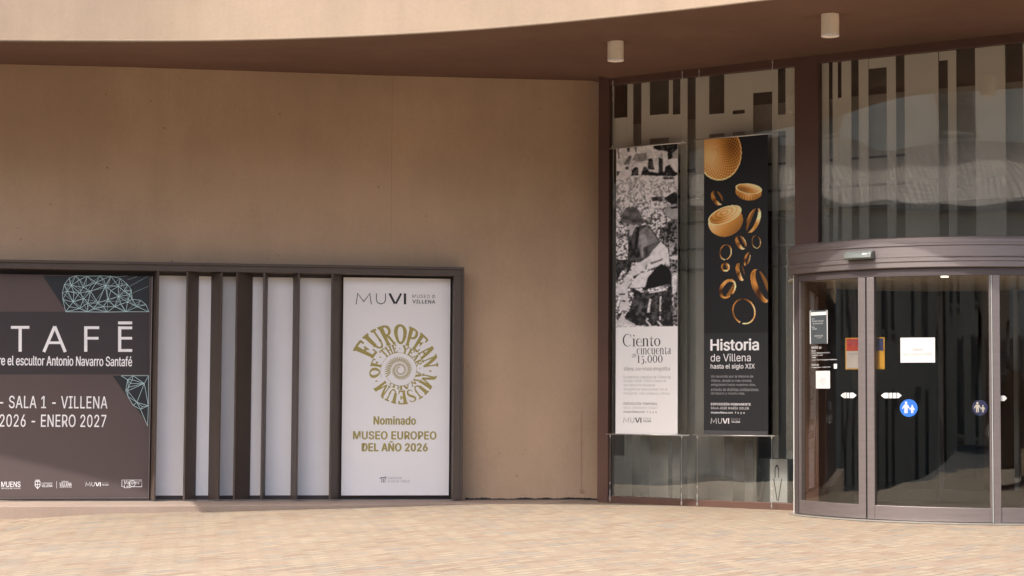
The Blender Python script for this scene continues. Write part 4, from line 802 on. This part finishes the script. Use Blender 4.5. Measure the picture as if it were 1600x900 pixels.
sl('Ciento', 973, 521.5, 1032, 541); sl('cincuenta', 995, 540, 1048.5, 553.5, .9); sl('15.000', 995.5, 555, 1035.5, 566.8, .72)
m.build('title', 'ink', b1)
lettering(b1, BN, 'grey_ink', [('de', 987.5, 551.5, 994.5, 558.5, dict(shear=.3)), ('Villena, una mirada etnográfica', 975, 573, 1047, 580.5, dict(shear=.25)), ('EXPOSICIÓN TEMPORAL', 974.5, 628, 1027.5, 632.6, dict(weight=.02, spacing=1.15)), ('museovillena.com   f  o  y  a', 974.5, 641.5, 1026, 646, dict(weight=.012))], H)
lettering(b1, BN, 'soft_ink', [('La memoria colectiva de Villena de', 974.5, 586.5, 1048, 591.5), ('un siglo (1858-1958) a través de', 974.5, 593, 1041, 598), ('una selección de piezas', 974.5, 599.5, 1024, 604.5), ('etnográficas relacionadas con el', 974.5, 606, 1043, 611), ('transporte, vida cotidiana y oficios.', 974.5, 612.5, 1047.5, 617.5), ('SALA JERÓNIMO FERRIZ', 974.5, 634.3, 1028.5, 639, dict(spacing=1.15))], H)
muvi(b1, BN, MT['ink'], None, 974.5, 652.5, 1002.5, 660.5, H, (1005, 652.5, 1017.5, 659.5), MT['grey_ink'])
b2 = banner('hanging_banner', 'black banner printed with floating gold bowls, bracelets and rings beside the door', 1100, 1200, 0, 0, 0, 0,
    [(1085, 218.5, 1213, 208), (1083, 679.8, 1211, 681.3)], [(1092.3, 107, 1091.5, 218.5), (1207, 92, 1206.5, 209), (1089.5, 680, 1089.3, 792), (1206, 681, 1205.7, 796)], tuple(BN.pt(1.4, 0)))
sheet(b2, 1100, 1200, 217.4, 209.5, 679.6, 'p_black')
grid_print(BN, 1100.2, 216.9, 209.2, 1199.8, 520, gold, b2, 'gold_picture')
m = MB(); m.slabpx(BN, 1100, 673, 1200, 680, .0012, .006); m.build('hem', plain('grey_hem', (.07, .07, .075), .5), b2)
lettering(b2, BN, 'p_white', [('Historia', 1110, 529.5, 1186, 547.5, dict(weight=.028)), ('de Villena', 1110.5, 552.5, 1173, 564.8), ('hasta el siglo XIX', 1110.5, 568.5, 1179.5, 577.8, dict(weight=.008)),
    ('EXPOSICIÓN PERMANENTE', 1111, 628.8, 1173, 633.4, dict(weight=.02, spacing=1.1)), ('museovillena.com   f  o  y  a', 1111, 643, 1163.5, 647, dict(weight=.015)), ('SALA JOSÉ MARÍA SOLER', 1111, 635, 1170, 639.6, dict(spacing=1.15))], H)
lettering(b2, BN, 'soft_ink', [('Un recorrido por la Historia de', 1111, 586, 1177, 591), ('Villena, desde la más remota', 1111, 592.5, 1174, 597.5), ('antigüedad hasta nuestros días,', 1111, 599, 1181, 604), ('a través de distintas civilizaciones.', 1111, 606, 1186, 611), ('Un tesoro y mucho más.', 1111, 612.5, 1164, 617.5)], H)
muvi(b2, BN, MT['p_white'], None, 1111, 653.5, 1139.5, 662, H, (1143, 653.5, 1156.5, 660.5), MT['soft_ink'])

# ================================================================== CEILING LIGHTS
def soffit_at(x, y):
    i = min(range(len(exs)), key=lambda k: abs(exs[k] - x)); best = None
    for k in range(61):
        p = edge[i].lerp(inner[i], k / 60); q = proj(*p); d = abs(q[1] - y)
        if best is None or d < best[0]: best = (d, p)
    return best[1]
def ceiling_light(x, ytop, ybot, x0, x1, label):
    p = soffit_at(x, ytop); D = p.y; d = ray(x, ytop); p = Vector((d[0] * D, D, p.z)); r = (x1 - x0) / 2 * D / F; hgt = (ybot - ytop) * D / F * 1.0
    o = thing('ceiling_light', label, 'ceiling light', tuple(p), 'cylinder lights under the soffit')
    MB().lathe((p.x, p.y, p.z), [(r * .98, .05), (r, .0), (r, -hgt + .006), (r * .97, -hgt), (r * .86, -hgt), (r * .84, -hgt + .03), (.01, -hgt + .035)], 40).build('body', 'cream', o, smooth=False)
    MB().lathe((p.x, p.y, p.z), [(r * .99, -hgt + .012), (r * 1.015, -hgt + .008), (r * 1.015, -hgt - .003), (r * .9, -hgt - .003), (r * .88, -hgt + .008)], 40).build('rim', 'p_white', o)
    MB().lathe((p.x, p.y, p.z), [(r * .80, -hgt + .03), (r * .82, -hgt + .012), (r * .5, -hgt + .006), (.001, -hgt + .004)], 32).build('lens', 'lens', o, smooth=True)
    return o
ceiling_light(962, 66, 96, 949.5, 975, 'cream cylinder ceiling light above the black and white banner')
ceiling_light(1297, 22, 56.5, 1283, 1311, 'cream cylinder ceiling light above the curved door')

# ================================================================== THINGS STUCK ON THE DOOR
DG = Cyl(DC, DR + .007); DS = DG
def sticker(name, label, cat, mat, x0, y0, x1, y1, group=None, n=6, h=.0012):
    m = MB(); m.slabpx(DG, x0, y0, x1, y1, .0002, h, n); return single(m.build(name, mat), label, cat, group)
s1 = sticker('notice_sign', 'dark framed notice sticker with white lines at the top left of the door', 'sign', 'slate', 1265.5, 485, 1293, 537)
m = MB(); g = pxfn(DG, .0016); m.stroke([(1266, 486), (1292.5, 485), (1293, 536.5), (1266.5, 537), (1266, 486)], .9, g); m.open().build('border', 'stk', s1)
m = MB(); m.slabpx(DG, 1267.5, 487.5, 1291, 492.5, .0014, .0016, 4); m.build('heading_bar', 'pale', s1)
lettering(s1, DG, 'stk', [('HORARIO DE VISITA', 1268.5, 488.7, 1290, 491.3, dict(weight=.01)), ('Lunes', 1268.5, 497, 1272.5, 499), ('De martes a domingo', 1269.5, 500.5, 1287, 503), ('de 10 a 14 horas', 1270.5, 504.2, 1286, 506.4), ('Cerrado', 1268.5, 510, 1273, 512), ('lunes', 1269.5, 512.8, 1276.5, 515), ('MUSEO DE VILLENA', 1273, 523.6, 1286, 525.8), ('Ayuntamiento', 1277, 527, 1284, 528.6)], .0018)
m = MB(); text(m, DG, 'MUVI', 1268.5, 541, 1278, 545, .0016, weight=.02); text(m, DG, 'oo', 1279.5, 541.5, 1283.5, 545, .0016)
for s, x1, y in [('Horario', 1275, 547), ('Martes a domingo de 11 a 14 h.', 1297, 550.3), ('Lunes de 9 a 14 h.', 1286, 553.8), ('Tardes', 1275, 557.3), ('Jueves, 17 a 19 de octubre a diciembre', 1308, 561), ('Reservas', 1280, 568.8), ('museo@villena.es - 96 580 11 50', 1297.5, 572.8)]: text(m, DG, s, 1268.5, y, x1, y + 2.3, .0016, weight=.015)
m.slabpx(DG, 1303, 568.5, 1308, 576, .0004, .0012)
single(m.open().build('opening_hours', 'stk'), 'white opening hours lettering on the glass below the dark notice', 'lettering')
s3 = sticker('paper_notice', 'small square white paper with a grey crest under the opening hours', 'notice', 'sheet_paper', 1275, 579.5, 1297, 607)
m = MB(); g = pxfn(DG, .0016)
m.stroke([(1282.5, 593), (1289.5, 593), (1289.5, 598), (1286, 601.5), (1282.5, 598), (1282.5, 593)], .9, g); m.stroke([(1283, 595.8), (1289, 595.8)], .7, pxfn(DG, .0018)); m.stroke(arc(1286, 590, 3.2, 2.2, 0, 180, 8), .8, g); m.stroke([(1286, 593), (1286, 601)], .6, pxfn(DG, .0018)); m.stroke([(1280, 594), (1281, 599)], .5, g); m.stroke([(1292, 594), (1291, 599)], .5, g)
m.open().build('crest', 'soft_ink', s3)
s4 = sticker('closed_notice', 'white landscape paper reading that the museum is closed, taped on the right leaf', 'notice', 'sheet_paper', 1407, 527.5, 1461, 566.5)
lettering(s4, DG, 'grey_ink', [('CERRADO', 1424, 544.3, 1442.5, 548.3, dict(spacing=1.1)), ('HASTA NUEVO AVISO', 1411, 551.3, 1456, 555.6, dict(spacing=1.1))], .0018)
def arrow(x0, x1, yc, label, cuts, hh=4.2):
    m = MB(); tip = 5 if x1 - x0 > 18 else 4
    L = [(x0, yc), (x0 + tip, yc + hh), (cuts[0] - .5, yc + hh), (cuts[0] - .5, yc - hh), (x0 + tip, yc - hh)]
    m.platepx(DG, L, .0003, .0012)
    for a, b in zip(cuts[:-1], cuts[1:]): m.platepx(DG, [(a + .5, yc + hh), (b - .5, yc + hh), (b - .5, yc - hh), (a + .5, yc - hh)], .0003, .0012)
    m.platepx(DG, [(cuts[-1] + .5, yc + hh), (x1 - tip, yc + hh), (x1, yc), (x1 - tip, yc - hh), (cuts[-1] + .5, yc - hh)], .0003, .0012)
    return single(m.build('arrow_sticker', 'stk'), label, 'sticker', 'white arrow stickers on the door')
arrow(1313.5, 1338.5, 617.8, 'white double arrow sticker on the left door leaf', [1318.7, 1323.2, 1327.5])
arrow(1376.5, 1409, 618, 'longer white double arrow sticker on the right leaf near the centre stile', [1389, 1394.8, 1400.5])
m = MB(); m.platepx(DG, [(1561.2, 626.5), (1569.5, 626.5), (1573.5, 622.3), (1569.5, 618.2), (1561.2, 618.2)], .0003, .0012); single(m.build('arrow_sticker', 'stk'), 'short white arrow sticker on the fixed pane right of the jamb', 'sticker', 'white arrow stickers on the door')
def disc(cx, cy, r, label, sf, h0, dim=False):
    m = MB(); m.plate(sf, [sf.uv(cx + r * math.cos(R_(a)), cy + r * math.sin(R_(a))) for a in range(0, -360, -10)], h0, h0 + .001)
    o = single(m.build('child_safety_sign', 'navy' if dim else 'blue'), label, 'sign', 'blue adult and child signs')
    m = MB(); k = r / 13.6; P = lambda L: [(cx + x * k, cy + y * k) for x, y in L]
    def fig(ox, oy, s):
        q = lambda L: P([(ox + x * s, oy + y * s) for x, y in L])
        m.platepx(sf, q([(2.0 * math.cos(R_(a)), -8 + 2.0 * math.sin(R_(a))) for a in range(0, -360, -30)]), h0 + .0011, h0 + .0015)
        m.platepx(sf, q([(-.5, 8), (-.5, 2.5), (.5, 2.5), (.5, 8), (2.4, 8), (2.4, -2), (5.0, 1.6), (6.2, .8), (3.2, -4.6), (2, -5.5), (-2, -5.5), (-3.2, -4.6), (-6.2, .8), (-5.0, 1.6), (-2.4, -2), (-2.4, 8)]), h0 + .0011, h0 + .0015)
    fig(-4.2, 0, 1.0); fig(5.4, 2.4, .7); m.build('figures', 'stk' if not dim else 'pale', o); return o
disc(1420, 637.5, 13.8, 'bright blue round sign of adult holding child by the hand', DG, .0003)
disc(1531, 637, 12.3, 'darker round adult and child sign partly behind the right jamb', Cyl(DC, DR - .012), -.001, True)  # dimness behind the glass is put into its darker colours
# information board behind the meeting stiles
IB = Cyl(DC, DR - .06)
ib = thing('information_board', 'small coloured board, red and blue above grey and yellow, behind the meeting door stiles', 'board', tuple(IB.pt(A(aM), 0)))
for mat, b in [('red', (1322.5, 529, 1344, 548)), ('soft_ink', (1322.5, 548.5, 1344, 575.5)), ('navy', (1345, 529, 1380.5, 548)), ('yellow', (1345, 548.5, 1380.5, 575.5))]:
    m = MB(); m.slabpx(IB, *b, 0, .002, 4); m.build('colour_field', mat, ib)
m = MB(); m.slabpx(IB, 1321, 527.5, 1382, 577, -.006, -.0005, 6); m.build('backing', 'yellow', ib)
lettering(ib, IB, 'navy', [('ZONA', 1325, 531.5, 1341, 534.5), ('VIDEOVIGILADA', 1325, 536.5, 1342, 539), ('aviso legal', 1325, 552, 1341, 554)], .0026)

# umbrella stand inside the glass
US = thing('umbrella_stand', 'square pale umbrella stand with umbrella shaped cut outs, just inside the glass', 'umbrella stand', tuple(GL.pt(2.4, 0, -.5)))
ha, hb, hc_ = GL.off(-.42), GL.off(-.10), GL.off(-.17)
q = [ha.pt(ha.uv(1173, 750)[0], 0), hb.pt(hb.uv(1203, 750)[0], 0), hc_.pt(hc_.uv(1230, 750)[0], 0)]
zt_ = hb.uv(1203, 717)[1]
def face(a, b, z0, z1, name, mat):
    d = Vector((b.x - a.x, b.y - a.y, 0)); n = Vector((d.y, -d.x, 0)).normalized() * .008
    m = MB(); m.prism([(a.x, a.y), (b.x, b.y), (b.x - n.x, b.y - n.y), (a.x - n.x, a.y - n.y)], z0, z1); o = m.build(name, mat if mat != 'pale' else 'stand', US)
    def fn(x, y): p = a.lerp(b, x) + n * .2; return Vector((p.x, p.y, z0 + (z1 - z0) * y))
    m = MB().open(); m.stroke([(.30, .62), (.30, .80), (.36, .86), (.45, .86), (.50, .80), (.50, .62)] if mat == 'pale' else [(.30, .70), (.32, .80), (.38, .84), (.46, .82), (.5, .72)], .05, fn); m.stroke([(.22, .60), (.42, .16)], .05, fn); m.stroke([(.68, .60), (.48, .16)], .05, fn); m.stroke([(.45, .13), (.45, .04)], .03, fn)
    m.build('cut_out', 'ink' if mat == 'pale' else 'grey_ink', o)
face(q[0], q[1], .0, zt_, 'side_panel', 'slate'); face(q[1], q[2], .0, zt_, 'front_panel', 'pale')
bq = q[0] + q[2] - q[1]
m = MB(); m.prism([(q[0].x, q[0].y), (bq.x, bq.y), (bq.x + .01, bq.y + .01), (q[0].x + .01, q[0].y + .01)], 0, zt_); m.prism([(q[2].x, q[2].y), (bq.x, bq.y), (bq.x + .01, bq.y - .01), (q[2].x + .01, q[2].y - .01)], 0, zt_); m.build('rear_panel', 'slate', US)

# ================================================================== ACROSS THE STREET (what the glass reflects)
RX = Vector((-0.87, -0.49, 0)); RT = Vector((-0.49, 0.87, 0))             # away from the glass / along the street
BASIS = [Vector((2.0, 19.0, 0)), RX, RT]
def st(a, b, z): p = BASIS[0] + BASIS[1] * a + BASIS[2] * b; return Vector((p.x, p.y, z))
def blk(m, a0, a1, b0, b1, z0, z1): return m.hexa([st(a0, b0, z0), st(a0, b1, z0), st(a1, b1, z0), st(a1, b0, z0)], [st(a0, b0, z1), st(a0, b1, z1), st(a1, b1, z1), st(a1, b0, z1)])
def house(name, label, a0, a1, b0, b1, z1, wallmat, rows, roof, pitch):
    o = thing(name, label, 'house', tuple(st(a0, (b0 + b1) / 2, -2.05)))
    m = MB(); blk(m, a0, a1, b0, b1, -2.1, z1); wl = m.build('wall', wallmat, o)
    m = MB(); e = .35
    if pitch:
        m.hexa([st(a0 - e, b0, z1), st(a0 - e, b1, z1), st(a1, b1, z1 + pitch), st(a1, b0, z1 + pitch)], [st(a0 - e, b0, z1 + .14), st(a0 - e, b1, z1 + .14), st(a1, b1, z1 + pitch + .14), st(a1, b0, z1 + pitch + .14)])
    else: blk(m, a0 - .25, a1, b0, b1, z1, z1 + .25)
    m.build('roof', roof, o)
    for z, hgt, wd, gap, off in rows:
        b = b0 + off
        while b + wd < b1 - .4:
            m = MB(); blk(m, a0 - .02, a0 + .1, b, b + wd, z, z + hgt); wn = m.build('window', 'wglass', o)
            m = MB(); blk(m, a0 - .06, a0 - .021, b - .1, b, z - .1, z + hgt + .1); blk(m, a0 - .06, a0 - .021, b + wd, b + wd + .1, z - .1, z + hgt + .1); blk(m, a0 - .1, a0 - .021, b - .15, b + wd + .15, z - .2, z - .1); m.build('frame', 'shutter', wn)
            m = MB(); ns_ = int(hgt / 2 / .12)
            for k in range(ns_): blk(m, a0 - .05, a0 - .022, b, b + wd, z + hgt - .1 - k * .12, z + hgt - .02 - k * .12)
            m.build('blind', 'shutter', wn); b += wd + gap * (.8 + 3.2 * random.random() ** 2)
    return o
house('opposite_house', 'low pale house with a tiled roof and shuttered windows across the street', 26, 33, -22, 16, 5.6, 'house', [(-1.0, 2.2, 1.0, 1.7, .8), (2.6, 1.9, 1.1, 1.6, .9)], 'tile', 2.2)
house('tall_house', 'taller plain cream house rising behind the tiled roof', 34, 42, -60, 34, 11.8, 'house2', [(8.4, 1.6, .9, 2.2, 1.0)], 'fascia', 0)
BASIS[:] = [Vector((0, 6, 0)), Vector((0, -1, 0)), Vector((-1, 0, 0))]
for nm, lb, a0, b0, b1, z1, wm, rows in [
    ('street_house', 'narrow ochre street house facing the museum forecourt', 21, 9, 18, 8.6, 'fascia', [(.6, 2.0, 1.1, 1.5, .9), (4.6, 2.0, 1.1, 1.5, .9)]),
    ('street_house', 'wide grey street house with three rows of windows facing the museum forecourt', 20.5, -3, 8.8, 10.5, 'house', [(.2, 2.4, 1.4, 1.1, .7), (3.6, 1.9, 1.0, 1.5, .7), (6.8, 1.9, 1.0, 1.5, .7)]),
    ('street_house', 'brown street house beside the wide grey house', 21, -13, -3.2, 8.0, 'wall', [(.2, 2.4, 1.8, 1.3, .9), (4.2, 1.9, 1.2, 1.9, 1.1)]),
    ('street_house', 'cream street house right of the brown house', 20.5, -26, -13.2, 9.5, 'house2', [(.4, 2.2, 1.2, 1.7, .9), (4.0, 1.9, 1.0, 1.9, .9), (6.9, 1.6, 1.0, 1.9, .9)])]:
    house(nm, lb, a0, a0 + 9, b0, b1, z1, wm, rows, 'tile', 1.6)
BASIS[:] = [Vector((2.0, 19.0, 0)), RX, RT]
# parked car, seen only as a reflection in the window foot
def make_car(label, pos, fwd, lat, paint):
    car = thing('parked_car', label, 'car', tuple(pos)); P = lambda b, w, z: pos + fwd * b + lat * w + Vector((0, 0, z))
    def side(m, prof, w0, w1):
        n = len(prof); m.add([P(b, w, z) for w in (w0, w1) for b, z in prof], [tuple(range(n)), tuple(range(2 * n - 1, n - 1, -1))] + [(i, i + n, (i + 1) % n + n, (i + 1) % n) for i in range(n)]); return m
    side(MB(), [(-2.1, .25), (2.0, .25), (2.15, .45), (2.1, .75), (1.9, .92), (.95, 1.0), (-1.75, 1.02), (-2.05, .9), (-2.15, .5)], -.85, .85).build('body', paint, car, bevel=.06)
    side(MB(), [(1.0, .98), (.3, 1.42), (-.1, 1.49), (-.9, 1.48), (-1.5, 1.36), (-1.95, 1.0)], -.68, .68).build('cabin', 'carglass', car, bevel=.03)
    side(MB(), [(.35, 1.41), (-.1, 1.50), (-.9, 1.49), (-1.55, 1.36), (-1.5, 1.33), (-.9, 1.45), (-.1, 1.46), (.3, 1.38)], -.7, .7).build('roof', paint, car)
    for w in (-.70, .70):
        side(MB(), [(1.02, .99), (.34, 1.42), (.24, 1.42), (.90, .99)], w - .03, w + .03).build('pillar', paint, car); side(MB(), [(-.45, .99), (-.45, 1.48), (-.55, 1.48), (-.55, .99)], w - .03, w + .03).build('pillar', paint, car)
        MB().hexa([P(2.06, w - .16, .62), P(2.16, w - .16, .62), P(2.16, w + .16, .62), P(2.06, w + .16, .62)], [P(2.0, w - .16, .78), P(2.12, w - .16, .76), P(2.12, w + .16, .76), P(2.0, w + .16, .78)]).build('headlight', 'lens', car)
    for b in (-1.3, 1.35):
        for w in (-.88, .71):
            c0, c1 = P(b, w, .31), P(b, w + .17, .31); wh = MB().tube([c0, c1], .31, 24).build('wheel', 'rubber', car); ax = (c1 - c0).normalized(); MB().tube([c0 - ax * .006, c1 + ax * .006], .19, 16).build('rim', 'steel', wh)
make_car('silver hatchback parked on the lower street opposite the window', st(21.5, 2.2, -2.05), RT, -RX, 'carpaint')
make_car('dark hatchback parked on the forecourt to the right of the viewer', Vector((6.6, 8.2, 0)), Vector((-1, 0, 0)), Vector((0, -1, 0)), 'carglass')
